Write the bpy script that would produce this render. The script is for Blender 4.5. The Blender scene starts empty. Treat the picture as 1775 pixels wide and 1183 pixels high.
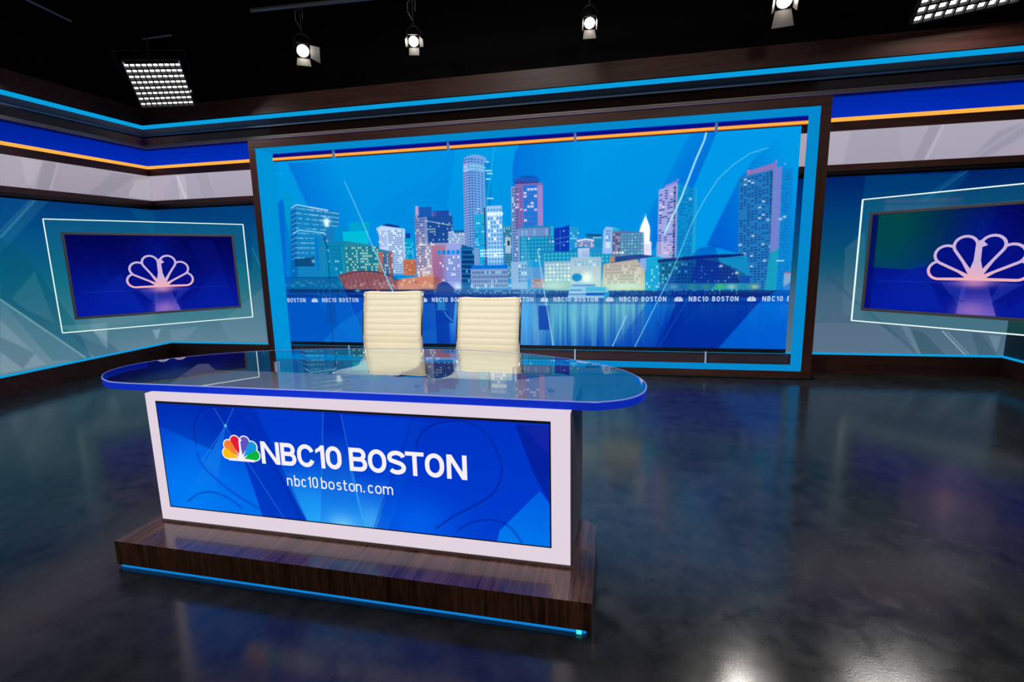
import bpy, math, random
import numpy as np
from mathutils import Matrix, Vector
random.seed(7)
rng = np.random.default_rng(11)
C = bpy.context.scene.collection
S = 1.45                    # metres per unit of camera height; most plan numbers below are in that unit
PI = math.pi

# ------------------------------------------------------------------ camera
FPX, YAW, PITCH, ROLL = 855.18, math.radians(11.9827), math.radians(9.4412), math.radians(-1.1643)
def cam_axes():
    f = np.array([-math.sin(YAW)*math.cos(PITCH), math.cos(YAW)*math.cos(PITCH), -math.sin(PITCH)])
    r = np.array([math.cos(YAW), math.sin(YAW), 0.0]); u = np.cross(r, f)
    c, s = math.cos(ROLL), math.sin(ROLL)
    return c*r+s*u, -s*r+c*u, f
CR, CU, CF = cam_axes()
cd = bpy.data.cameras.new('camera'); cam = bpy.data.objects.new('camera', cd); C.objects.link(cam)
m = Matrix.Identity(4)
for i in range(3):
    m[i][0], m[i][1], m[i][2] = CR[i], CU[i], -CF[i]
m[2][3] = S
cam.matrix_world = m
cd.sensor_width = 36.0; cd.lens = FPX/1775*36.0; cd.clip_start = 0.05; cd.clip_end = 100
sc = bpy.context.scene
sc.camera = cam
sc.view_settings.view_transform = 'Standard'; sc.view_settings.look = 'None'
sc.view_settings.gamma = 1.0; sc.view_settings.exposure = 0.0; sc.view_settings.use_curve_mapping = False
w = bpy.data.worlds.new('studio_dark'); sc.world = w; w.use_nodes = True
w.node_tree.nodes['Background'].inputs[0].default_value = (0.02, 0.02, 0.025, 1)
w.node_tree.nodes['Background'].inputs[1].default_value = 0.0

# ------------------------------------------------------------------ studio lighting (off-frame key lights, plus unseen fill lights added to brighten the set)
def area(name, loc, target, size, power, col=(1, 1, 1)):
    l = bpy.data.lights.new(name, 'AREA'); l.shape = 'DISK'; l.size = size; l.energy = power; l.color = col
    o = bpy.data.objects.new(name, l); C.objects.link(o); o.location = loc
    o.rotation_euler = (Vector(target)-Vector(loc)).to_track_quat('-Z', 'Y').to_euler(); return o
def spot(name, loc, target, power, ang=50, blend=.4, rad=.06, col=(1, .95, .88)):
    l = bpy.data.lights.new(name, 'SPOT'); l.energy = power; l.spot_size = math.radians(ang); l.spot_blend = blend
    l.shadow_soft_size = rad; l.color = col
    o = bpy.data.objects.new(name, l); C.objects.link(o); o.location = loc
    o.rotation_euler = (Vector(target)-Vector(loc)).to_track_quat('-Z', 'Y').to_euler(); return o
spot('key_light', (-3.6, -1.2, 4.1), (-1.45, 3.5, 1.0), 520, 34, .5, .25, (1, .95, .86))
spot('key_light', (1.3, -0.8, 4.1), (-1.3, 3.5, 1.0), 420, 34, .5, .25, (1, .95, .86))
area('overhead_fill', (-1.3, 3.1, 5.0), (-1.3, 3.0, 0), 1.6, 60, (1, .95, .9))  # unseen light added overhead to brighten the chair seats and desk top
spot('fill_light', (0.6, -2.0, 3.4), (-1.0, 2.1, .3), 60, 50, .8, .5, (1, .93, .86))  # unseen, added to lift the plinth front and the near floor
spot('fill_light', (-3.6, -1.6, 3.9), (-2.6, 5.5, .9), 170, 62, .7, .45, (1, .95, .9))  # unseen pair, added to brighten the dark frame and wall trims
spot('fill_light', (2.0, -1.6, 3.9), (0.4, 5.5, .9), 170, 62, .7, .45, (1, .95, .9))

# ------------------------------------------------------------------ projection helpers (surveying flat graphics on their real planes)
CAM0 = np.array([0, 0, 1.0])
def ray(x, y): return CF + (x-887.5)/FPX*CR - (y-591.5)/FPX*CU
def on_plane(x, y, P, n):
    v = ray(x, y); P = np.array(P, float); n = np.array(n, float)
    return CAM0 + v*(((P-CAM0)@n)/(v@n))

# ------------------------------------------------------------------ materials
def lin(c):
    c = np.asarray(c, float)
    return np.where(c <= 0.04045, c/12.92, ((c+0.055)/1.055)**2.4)
def rgb(*c): return tuple(lin(np.array(c)/255.0))
def newmat(name):
    mt = bpy.data.materials.new(name); mt.use_nodes = True; nt = mt.node_tree
    return mt, nt, nt.nodes['Principled BSDF']
def pbr(name, col, rough=.5, metal=0, spec=.5, coat=0, noise=None, bump=None, trans=0, ior=1.45, emit=None, es=1):
    mt, nt, b = newmat(name)
    b.inputs['Base Color'].default_value = (*col, 1); b.inputs['Roughness'].default_value = rough
    b.inputs['Metallic'].default_value = metal; b.inputs['Specular IOR Level'].default_value = spec
    b.inputs['Coat Weight'].default_value = coat; b.inputs['Transmission Weight'].default_value = trans; b.inputs['IOR'].default_value = ior
    if emit: b.inputs['Emission Color'].default_value = (*emit, 1); b.inputs['Emission Strength'].default_value = es
    if noise or bump:
        tc = nt.nodes.new('ShaderNodeTexCoord'); n = nt.nodes.new('ShaderNodeTexNoise')
        n.inputs['Scale'].default_value = (noise or bump)[0]; n.inputs['Detail'].default_value = 5
        nt.links.new(tc.outputs['Object'], n.inputs['Vector'])
        if noise:
            mx = nt.nodes.new('ShaderNodeMix'); mx.data_type = 'RGBA'
            mx.inputs[6].default_value = (*col, 1); mx.inputs[7].default_value = (*noise[1], 1)
            nt.links.new(n.outputs['Fac'], mx.inputs[0]); nt.links.new(mx.outputs[2], b.inputs['Base Color'])
        if bump:
            bp = nt.nodes.new('ShaderNodeBump'); bp.inputs['Strength'].default_value = bump[1]; bp.inputs['Distance'].default_value = .002
            nt.links.new(n.outputs['Fac'], bp.inputs['Height']); nt.links.new(bp.outputs[0], b.inputs['Normal'])
    return mt
def glow(name, col, st=1.0):
    mt = bpy.data.materials.new(name); mt.use_nodes = True; nt = mt.node_tree
    nt.nodes.remove(nt.nodes['Principled BSDF']); e = nt.nodes.new('ShaderNodeEmission')
    e.inputs[0].default_value = (*col, 1); e.inputs[1].default_value = st
    nt.links.new(e.outputs[0], nt.nodes['Material Output'].inputs[0]); return mt
def screen_mat(name, st=1.0):
    mt = bpy.data.materials.new(name); mt.use_nodes = True; nt = mt.node_tree
    nt.nodes.remove(nt.nodes['Principled BSDF']); e = nt.nodes.new('ShaderNodeEmission')
    a = nt.nodes.new('ShaderNodeVertexColor'); a.layer_name = 'content'
    nt.links.new(a.outputs[0], e.inputs[0]); e.inputs[1].default_value = st
    nt.links.new(e.outputs[0], nt.nodes['Material Output'].inputs[0]); return mt
def wood(name, dark, light, axis='Z', scale=1.0, rough=.3, spec=.5, coat=0.0):
    mt, nt, b = newmat(name); N = nt.nodes; L = nt.links
    tc = N.new('ShaderNodeTexCoord'); mp = N.new('ShaderNodeMapping')
    s = {'Z': (14, 14, .7), 'Y': (14, .7, 14), 'X': (.7, 14, 14)}[axis]
    mp.inputs['Scale'].default_value = tuple(q*scale for q in s)
    L.new(tc.outputs['Object'], mp.inputs[0])
    n1 = N.new('ShaderNodeTexNoise'); n1.inputs['Scale'].default_value = 1.2; n1.inputs['Detail'].default_value = 8; n1.inputs['Distortion'].default_value = 1.2
    n2 = N.new('ShaderNodeTexNoise'); n2.inputs['Scale'].default_value = 7; n2.inputs['Detail'].default_value = 4
    L.new(mp.outputs[0], n1.inputs[0]); L.new(mp.outputs[0], n2.inputs[0])
    ad = N.new('ShaderNodeMath'); ad.operation = 'MULTIPLY_ADD'; ad.inputs[1].default_value = .5
    L.new(n2.outputs['Fac'], ad.inputs[0]); L.new(n1.outputs['Fac'], ad.inputs[2])
    r = N.new('ShaderNodeValToRGB'); r.color_ramp.elements[0].position = .55; r.color_ramp.elements[1].position = .95
    r.color_ramp.elements[0].color = (*dark, 1); r.color_ramp.elements[1].color = (*light, 1)
    L.new(ad.outputs[0], r.inputs[0]); L.new(r.outputs[0], b.inputs['Base Color'])
    b.inputs['Roughness'].default_value = rough; b.inputs['Specular IOR Level'].default_value = spec; b.inputs['Coat Weight'].default_value = coat
    return mt
def floor_mat():
    mt, nt, b = newmat('polished_concrete'); N = nt.nodes; L = nt.links
    tc = N.new('ShaderNodeTexCoord')
    def noise(sc_, det=6, dist=0):
        n = N.new('ShaderNodeTexNoise'); n.inputs['Scale'].default_value = sc_; n.inputs['Detail'].default_value = det; n.inputs['Distortion'].default_value = dist
        L.new(tc.outputs['Object'], n.inputs[0]); return n
    a = noise(.8, 7, .8); c = noise(9, 10, .5); d = noise(120, 6); k = noise(420, 2)
    m1 = N.new('ShaderNodeMath'); m1.operation = 'MULTIPLY_ADD'; m1.inputs[1].default_value = .8; L.new(c.outputs['Fac'], m1.inputs[0]); L.new(a.outputs['Fac'], m1.inputs[2])
    m0 = N.new('ShaderNodeMath'); m0.operation = 'MULTIPLY_ADD'; m0.inputs[1].default_value = .45; L.new(d.outputs['Fac'], m0.inputs[0]); L.new(m1.outputs[0], m0.inputs[2])
    r = N.new('ShaderNodeValToRGB'); e = r.color_ramp.elements
    e[0].position = .80; e[0].color = (.018, .0195, .0195, 1); e[1].position = 1.0; e[1].color = (.060, .060, .057, 1)
    mm = N.new('ShaderNodeMapRange'); mm.inputs[1].default_value = .75; mm.inputs[2].default_value = 1.5; L.new(m0.outputs[0], mm.inputs[0])
    e[0].position = .2; e[1].position = .8
    L.new(mm.outputs[0], r.inputs[0]); L.new(r.outputs[0], b.inputs['Base Color'])
    rr = N.new('ShaderNodeMapRange'); rr.inputs[1].default_value = .3; rr.inputs[2].default_value = .7; rr.inputs[3].default_value = .12; rr.inputs[4].default_value = .185
    L.new(c.outputs['Fac'], rr.inputs[0]); L.new(rr.outputs[0], b.inputs['Roughness'])
    b.inputs['Specular IOR Level'].default_value = .62
    b1 = N.new('ShaderNodeBump'); b1.inputs['Strength'].default_value = .10; b1.inputs['Distance'].default_value = .0015
    L.new(d.outputs['Fac'], b1.inputs['Height'])
    kr = N.new('ShaderNodeMapRange'); kr.inputs[1].default_value = .60; kr.inputs[2].default_value = .72; L.new(k.outputs['Fac'], kr.inputs[0])
    b2 = N.new('ShaderNodeBump'); b2.inputs['Strength'].default_value = .5; b2.inputs['Distance'].default_value = .0012
    L.new(kr.outputs[0], b2.inputs['Height']); L.new(b1.outputs[0], b2.inputs['Normal']); L.new(b2.outputs[0], b.inputs['Normal'])
    return mt
def sheen_mat(name, ior):
    # polished clear acrylic surface: mirrors at low angles, lets the rest straight through
    mt = bpy.data.materials.new(name); mt.use_nodes = True; nt = mt.node_tree; N = nt.nodes; L = nt.links
    N.remove(N['Principled BSDF'])
    t = N.new('ShaderNodeBsdfTransparent'); t.inputs[0].default_value = (.90, .95, 1, 1)
    g = N.new('ShaderNodeBsdfGlossy'); g.inputs['Roughness'].default_value = .01
    f = N.new('ShaderNodeFresnel'); f.inputs[0].default_value = ior
    k = N.new('ShaderNodeMath'); k.operation = 'MULTIPLY'; k.use_clamp = True; k.inputs[1].default_value = 1.5; L.new(f.outputs[0], k.inputs[0])      # both faces of the slab mirror
    m1 = N.new('ShaderNodeMixShader'); L.new(k.outputs[0], m1.inputs[0]); L.new(t.outputs[0], m1.inputs[1]); L.new(g.outputs[0], m1.inputs[2])
    L.new(m1.outputs[0], N['Material Output'].inputs[0]); return mt
def clear_mat(name, col):
    mt = bpy.data.materials.new(name); mt.use_nodes = True; nt = mt.node_tree; N = nt.nodes
    N.remove(N['Principled BSDF']); t = N.new('ShaderNodeBsdfTransparent'); t.inputs[0].default_value = (*col, 1)
    nt.links.new(t.outputs[0], N['Material Output'].inputs[0]); return mt
def haze_mat(name, tint, em, es):
    # edge-lit acrylic: mostly clear, the edge light it scatters put in as faint emission
    mt = bpy.data.materials.new(name); mt.use_nodes = True; nt = mt.node_tree; N = nt.nodes; L = nt.links
    N.remove(N['Principled BSDF'])
    t = N.new('ShaderNodeBsdfTransparent'); t.inputs[0].default_value = (*tint, 1)
    g = N.new('ShaderNodeBsdfGlossy'); g.inputs['Roughness'].default_value = .05
    e = N.new('ShaderNodeEmission'); e.inputs[0].default_value = (*em, 1); e.inputs[1].default_value = es
    m1 = N.new('ShaderNodeMixShader'); m1.inputs[0].default_value = .04; L.new(t.outputs[0], m1.inputs[1]); L.new(g.outputs[0], m1.inputs[2])
    ad = N.new('ShaderNodeAddShader'); L.new(m1.outputs[0], ad.inputs[0]); L.new(e.outputs[0], ad.inputs[1])
    L.new(ad.outputs[0], N['Material Output'].inputs[0]); return mt

BLACK = pbr('matte_black_paint', (.006, .006, .007), .8, spec=.2)
BLACKGLOSS = pbr('black_satin', (.012, .011, .012), .35)
BEZEL = pbr('grey_bezel', rgb(150, 144, 146), .4, spec=.4)
WALNUT = wood('dark_walnut_frame', rgb(74, 42, 36), rgb(98, 60, 50), 'X', .8, .38, .4)
WALNUTV = wood('dark_walnut_frame_upright', rgb(74, 42, 36), rgb(98, 60, 50), 'Z', .8, .38, .4)
PLINTH = wood('walnut_plinth', rgb(62, 35, 25), rgb(150, 100, 74), 'Z', 2.6, .33, .45)
PLINTHTOP = wood('walnut_plinth_top', rgb(66, 38, 30), rgb(156, 106, 84), 'Y', 2.0, .22, .6, .3)
CHROME = pbr('chrome', (.8, .8, .82), .12, 1)
STEEL = pbr('brushed_steel', (.85, .88, .92), .5, 0)
CREAM = pbr('cream_leather', rgb(236, 230, 205), .5, spec=.35, bump=(60, .05))
WHITELAM = pbr('white_laminate', rgb(225, 218, 226), .35)
CABLE = pbr('black_rubber', (.01, .01, .01), .5)
GLASS = [sheen_mat('acrylic_top_surface', 1.8), clear_mat('acrylic_underside', (.97, .99, 1))]
EDGEBLUE = pbr('blue_edge_acrylic', rgb(20, 50, 190), .12, emit=rgb(8, 42, 190), es=.55)
RIMGLINT = pbr('rim_highlight_glow', rgb(150, 165, 225), .15, emit=rgb(96, 104, 190), es=.5)  # edge highlight of the glass painted as a pale, faintly glowing bevel
ORANGE = glow('amber_tube', rgb(255, 170, 70), 1.15)
ORANGEDEEP = glow('amber_tube_rim', rgb(214, 96, 40), 1.0)
NAVY = glow('indigo_tube_housing', rgb(6, 14, 128), 1.0)
CYANLED = glow('cyan_led', rgb(8, 158, 222), 1.0)
CYANREV = glow('cyan_lit_reveal', rgb(4, 136, 204), 1.0)
CYANLEFT = glow('cyan_lit_reveal_bright', rgb(0, 146, 214), 1.0)
CYANLIP = pbr('grey_lip', rgb(130, 146, 172), .4)
GREYLIP = pbr('taupe_lip', rgb(172, 160, 158), .45)
WASHEDSOFFIT = pbr('cyan_washed_soffit', rgb(60, 96, 120), .45, spec=.6)  # dark soffit coloured teal for the cyan strip light reflected in it
WHITELINE = glow('white_edge_light', rgb(236, 255, 248), 1.0)
WHITETEXT = glow('white_screen_pixels', rgb(246, 240, 248), 1.0)
LIGHTBOX = glow('pale_lightbox', rgb(226, 210, 224), 1.0)
LENS = glow('lamp_lens', (1, .93, .82), 9.0)
SOFTFACE = glow('softlight_face', (1, .97, .92), 3.0)
HOUSING = pbr('black_lamp_housing', (.012, .012, .013), .45)
DOORMETAL = pbr('barn_door_metal', (.35, .32, .3), .4, metal=.2)
LOUVRE = pbr('louvre_fabric', (.07, .065, .06), .8)
PIPE = pbr('grey_pipe', (.25, .27, .28), .4, metal=.6)
FLOOR = floor_mat()
SCREEN = screen_mat('screen_pixels')

# ------------------------------------------------------------------ object helpers
def link(name, me, mats, parent=None):
    o = bpy.data.objects.new(name, me); C.objects.link(o)
    for x in (mats if isinstance(mats, (list, tuple)) else [mats]): me.materials.append(x)
    if parent: o.parent = parent
    return o
class MB:
    def __init__(s, k=S): s.v = []; s.f = []; s.mi = []; s.k = k; s.sm = []
    def add(s, vs, fs, mi=0, smooth=False):
        b = len(s.v); s.v += [tuple(float(c)*s.k for c in v) for v in vs]
        for f in fs: s.f.append(tuple(i+b for i in f)); s.mi.append(mi); s.sm.append(smooth)
        return s
    def box(s, x0, x1, y0, y1, z0, z1, mi=0):
        return s.add([(x, y, z) for z in (z0, z1) for y in (y0, y1) for x in (x0, x1)],
                     [(0, 2, 3, 1), (4, 5, 7, 6), (0, 1, 5, 4), (2, 6, 7, 3), (0, 4, 6, 2), (1, 3, 7, 5)], mi)
    def prism(s, poly, z0, z1, mi=0):
        n = len(poly)
        vs = [(x, y, z0) for x, y in poly]+[(x, y, z1) for x, y in poly]
        return s.add(vs, [tuple(range(n-1, -1, -1)), tuple(range(n, 2*n))]+[(i, (i+1) % n, n+(i+1) % n, n+i) for i in range(n)], mi)
    def tube(s, pts, r, n=10, closed=False, mi=0, caps=True):
        P = [Vector(p) for p in pts]; L = len(P); vs = []; fs = []
        up = None
        for i, p in enumerate(P):
            a = P[i-1] if (i > 0 or closed) else P[i]; b = P[(i+1) % L] if (i < L-1 or closed) else P[i]
            t = (b-a).normalized()
            if up is None:
                up = t.orthogonal().normalized()
            else:
                up = (up-t*up.dot(t)); up = up.normalized() if up.length > 1e-6 else t.orthogonal().normalized()
            sd = t.cross(up); rr = r[i] if isinstance(r, (list, tuple)) else r
            for k in range(n):
                q = 2*PI*k/n; vs.append(tuple(p+up*math.cos(q)*rr+sd*math.sin(q)*rr))
        for i in range(L if closed else L-1):
            for k in range(n):
                fs.append((i*n+k, i*n+(k+1) % n, ((i+1) % L)*n+(k+1) % n, ((i+1) % L)*n+k))
        s.add(vs, fs, mi, True)
        if caps and not closed: s.add(vs[:n], [tuple(range(n-1, -1, -1))], mi); s.add(vs[-n:], [tuple(range(n))], mi)
        return s
    def build(s, name, mats, parent=None, bevel=0, seg=2):
        me = bpy.data.meshes.new(name); me.from_pydata(s.v, [], s.f)
        me.polygons.foreach_set('material_index', s.mi); me.polygons.foreach_set('use_smooth', s.sm); me.update()
        o = link(name, me, mats, parent)
        if bevel:
            md = o.modifiers.new('bevel', 'BEVEL'); md.width = bevel; md.segments = seg; md.limit_method = 'ANGLE'; md.angle_limit = math.radians(40)
        return o
def thing(name, label, cat, loc=(0, 0, 0), rot=(0, 0, 0), group=None):
    o = bpy.data.objects.new(name, None); C.objects.link(o); o.empty_display_size = .1
    o.location = tuple(q*S for q in loc); o.rotation_euler = rot; o['label'] = label; o['category'] = cat
    if group: o['group'] = group
    return o
def tag(o, label, cat, group=None):
    o['label'] = label; o['category'] = cat
    if group: o['group'] = group
    return o
def struct(o): o['kind'] = 'structure'; return o

# ------------------------------------------------------------------ raster canvas for the content of screens and backlit graphics
class Canvas:
    """colours in display values 0..1; cw x ch cells on a rectangle u (right), v (up) of real size W x H"""
    def __init__(s, W, H, cw, top, bot, tomap=None):
        s.W, s.H = W, H; s.cw = cw; s.ch = max(4, int(round(cw*H/W))); s.k = cw/W
        t = np.linspace(0, 1, s.ch+1)[:, None, None]
        s.a = (np.array(top)/255.0*(1-t)+np.array(bot)/255.0*t)*np.ones((1, s.cw+1, 1))
        s.tomap = tomap
    def cx(s, p):       # point -> canvas coords (col,row)
        u, v = s.tomap(*p) if s.tomap else p
        return u*s.k, (s.H-v)*s.k
    def sub(s, x0, y0, x1, y1):
        x0 = max(0, int(math.floor(x0))); y0 = max(0, int(math.floor(y0))); x1 = min(s.cw, int(math.ceil(x1))); y1 = min(s.ch, int(math.ceil(y1)))
        if x1 < x0 or y1 < y0: return None
        Y, X = np.mgrid[y0:y1+1, x0:x1+1]
        return (slice(y0, y1+1), slice(x0, x1+1)), X.astype(float), Y.astype(float)
    def mix(s, sl, m, col):
        c = np.asarray(col, float)/255.0
        s.a[sl] = s.a[sl]*(1-m[..., None])+c*m[..., None]
    def poly(s, pts, col, alpha=1.0, fade=None, col2=None, edge=0):
        P = [s.cx(p) for p in pts]; xs = [p[0] for p in P]; ys = [p[1] for p in P]
        q = s.sub(min(xs)-1, min(ys)-1, max(xs)+1, max(ys)+1)
        if q is None: return
        sl, X, Y = q; m = np.zeros(X.shape)
        for ox, oy in ((-.25, -.25), (.25, -.25), (-.25, .25), (.25, .25)):
            ins = np.zeros(X.shape, bool); x = X+ox; y = Y+oy
            for i in range(len(P)):
                (xa, ya), (xb, yb) = P[i], P[(i+1) % len(P)]
                if abs(yb-ya) < 1e-9: continue
                c = ((ya > y) != (yb > y)) & (x < (xb-xa)*(y-ya)/(yb-ya)+xa); ins ^= c
            m += ins*.25
        if fade:      # (p_full, p_zero): alpha 1 at the first point falling to 0 at the second
            (ax, ay), (bx, by) = s.cx(fade[0]), s.cx(fade[1]); dx, dy = bx-ax, by-ay; L = dx*dx+dy*dy
            t = np.clip(((X-ax)*dx+(Y-ay)*dy)/L, 0, 1)
            if col2 is None: m = m*(1-t)
            else:
                c = np.asarray(col, float)/255*(1-t[..., None])+np.asarray(col2, float)/255*t[..., None]
                mm = (m*alpha)[..., None]; s.a[sl] = s.a[sl]*(1-mm)+c*mm; return
        s.mix(sl, m*alpha, col)
    def line(s, pts, wpx, col, alpha=1.0, a_end=None):
        P = [s.cx(p) for p in pts]; xs = [p[0] for p in P]; ys = [p[1] for p in P]; hw = wpx/2
        q = s.sub(min(xs)-hw-2, min(ys)-hw-2, max(xs)+hw+2, max(ys)+hw+2)
        if q is None: return
        sl, X, Y = q; m = np.zeros(X.shape); n = len(P)-1
        for i in range(n):
            (ax, ay), (bx, by) = P[i], P[i+1]; dx, dy = bx-ax, by-ay; L = dx*dx+dy*dy+1e-9
            t = np.clip(((X-ax)*dx+(Y-ay)*dy)/L, 0, 1); d = np.hypot(X-ax-t*dx, Y-ay-t*dy)
            al = alpha if a_end is None else alpha+(a_end-alpha)*(i+t)/n
            m = np.maximum(m, np.clip(hw+.5-d, 0, 1)*al)
        s.mix(sl, m, col)
    def glowspot(s, p, r, col, alpha=1.0, rx=1.0):
        x, y = s.cx(p); R = r*3*max(1, rx); q = s.sub(x-R, y-r*3, x+R, y+r*3)
        if q is None: return
        sl, X, Y = q; s.mix(sl, alpha*np.exp(-(((X-x)/(r*rx))**2+((Y-y)/r)**2)), col)
    def box(s, x0, y0, x1, y1, col, alpha=1.0, col2=None):
        a = s.cx((x0, y0)); b = s.cx((x1, y1)); xa, ya = int(round(a[0])), int(round(a[1])); xb, yb = int(round(b[0])), int(round(b[1]))
        xa, xb = max(0, xa), min(s.cw+1, xb); ya, yb = max(0, ya), min(s.ch+1, yb)
        if xb <= xa or yb <= ya: return None
        m = np.full((yb-ya, xb-xa), alpha)
        if col2 is not None:
            t = np.linspace(0, 1, yb-ya)[:, None, None]; c = np.asarray(col)/255*(1-t)+np.asarray(col2)/255*t
            s.a[ya:yb, xa:xb] = s.a[ya:yb, xa:xb]*(1-alpha)+c*alpha
        else: s.mix((slice(ya, yb), slice(xa, xb)), m, col)
        return xa, ya, xb, yb
    def windows(s, x0, y0, x1, y1, nx, ny, dark, lit, plit=.15, fill=.6, fy=.55, alpha=.9, dim=None, pd=1.0):
        a = s.cx((x0, y0)); b = s.cx((x1, y1)); sx = (b[0]-a[0])/nx; sy = (b[1]-a[1])/ny
        q = s.sub(a[0], a[1], b[0], b[1])
        if q is None: return
        sl, X, Y = q; gx = (X-a[0])/sx; gy = (Y-a[1])/sy
        ix = np.clip(gx.astype(int), 0, nx-1); iy = np.clip(gy.astype(int), 0, ny-1)
        cov = np.clip((fill/2-abs(gx-ix-.5))*sx+.5, 0, 1)*np.clip((fy/2-abs(gy-iy-.5))*sy+.5, 0, 1)
        cov *= (gx >= 0)*(gx < nx)*(gy >= 0)*(gy < ny)
        R = rng.random((ny, nx))[iy, ix]; isl = R < plit; on = R < pd
        s.mix(sl, cov*alpha*(~isl)*on, dark); s.mix(sl, cov*isl, lit)
    def mesh(s, name, to3d, mat, parent=None):
        cw, ch = s.cw, s.ch; u = np.linspace(0, s.W, cw+1); v = np.linspace(s.H, 0, ch+1)
        U, V = np.meshgrid(u, v); P = to3d(U.ravel(), V.ravel()).astype(np.float32)
        me = bpy.data.meshes.new(name); me.vertices.add(len(P)); me.vertices.foreach_set('co', P.ravel())
        i = np.arange(ch)[:, None]*(cw+1)+np.arange(cw)[None, :]
        F = np.stack([i, i+cw+1, i+cw+2, i+1], -1).reshape(-1, 4).astype(np.int32)
        me.loops.add(F.size); me.loops.foreach_set('vertex_index', F.ravel())
        me.polygons.add(len(F)); me.polygons.foreach_set('loop_start', np.arange(0, F.size, 4, dtype=np.int32))
        at = me.color_attributes.new('content', 'FLOAT_COLOR', 'POINT')
        rgba = np.ones((len(P), 4), np.float32); rgba[:, :3] = lin(np.clip(s.a, 0, 1)).reshape(-1, 3)
        at.data.foreach_set('color', rgba.ravel())
        me.update(calc_edges=True); me.validate()
        return link(name, me, mat, parent)

# ------------------------------------------------------------------ lettering: strokes turned into flat polygons
def arc(cx, cy, rx, ry, a0, a1, n=9):
    return [(cx+rx*math.cos(math.radians(a0+(a1-a0)*i/n)), cy+ry*math.sin(math.radians(a0+(a1-a0)*i/n))) for i in range(n+1)]
def stroke(pts, w, closed=False):
    n = len(pts); L = []; R = []
    for i in range(n):
        p = np.array(pts[i]); a = np.array(pts[i-1]) if (i or closed) else None; b = np.array(pts[(i+1) % n]) if (i < n-1 or closed) else None
        d1 = (p-a)/np.linalg.norm(p-a) if a is not None else None; d2 = (b-p)/np.linalg.norm(b-p) if b is not None else None
        if d1 is None: d1 = d2
        if d2 is None: d2 = d1
        n1 = np.array([-d1[1], d1[0]]); n2 = np.array([-d2[1], d2[0]]); mm = n1+n2; mm = mm/np.linalg.norm(mm); k = min(1/max(.3, mm@n1), 2.2)
        L.append(p+mm*k*w/2); R.append(p-mm*k*w/2)
    qs = []
    for i in range(n if closed else n-1):
        j = (i+1) % n; qs.append([R[i], R[j], L[j], L[i]])
    return qs
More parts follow.
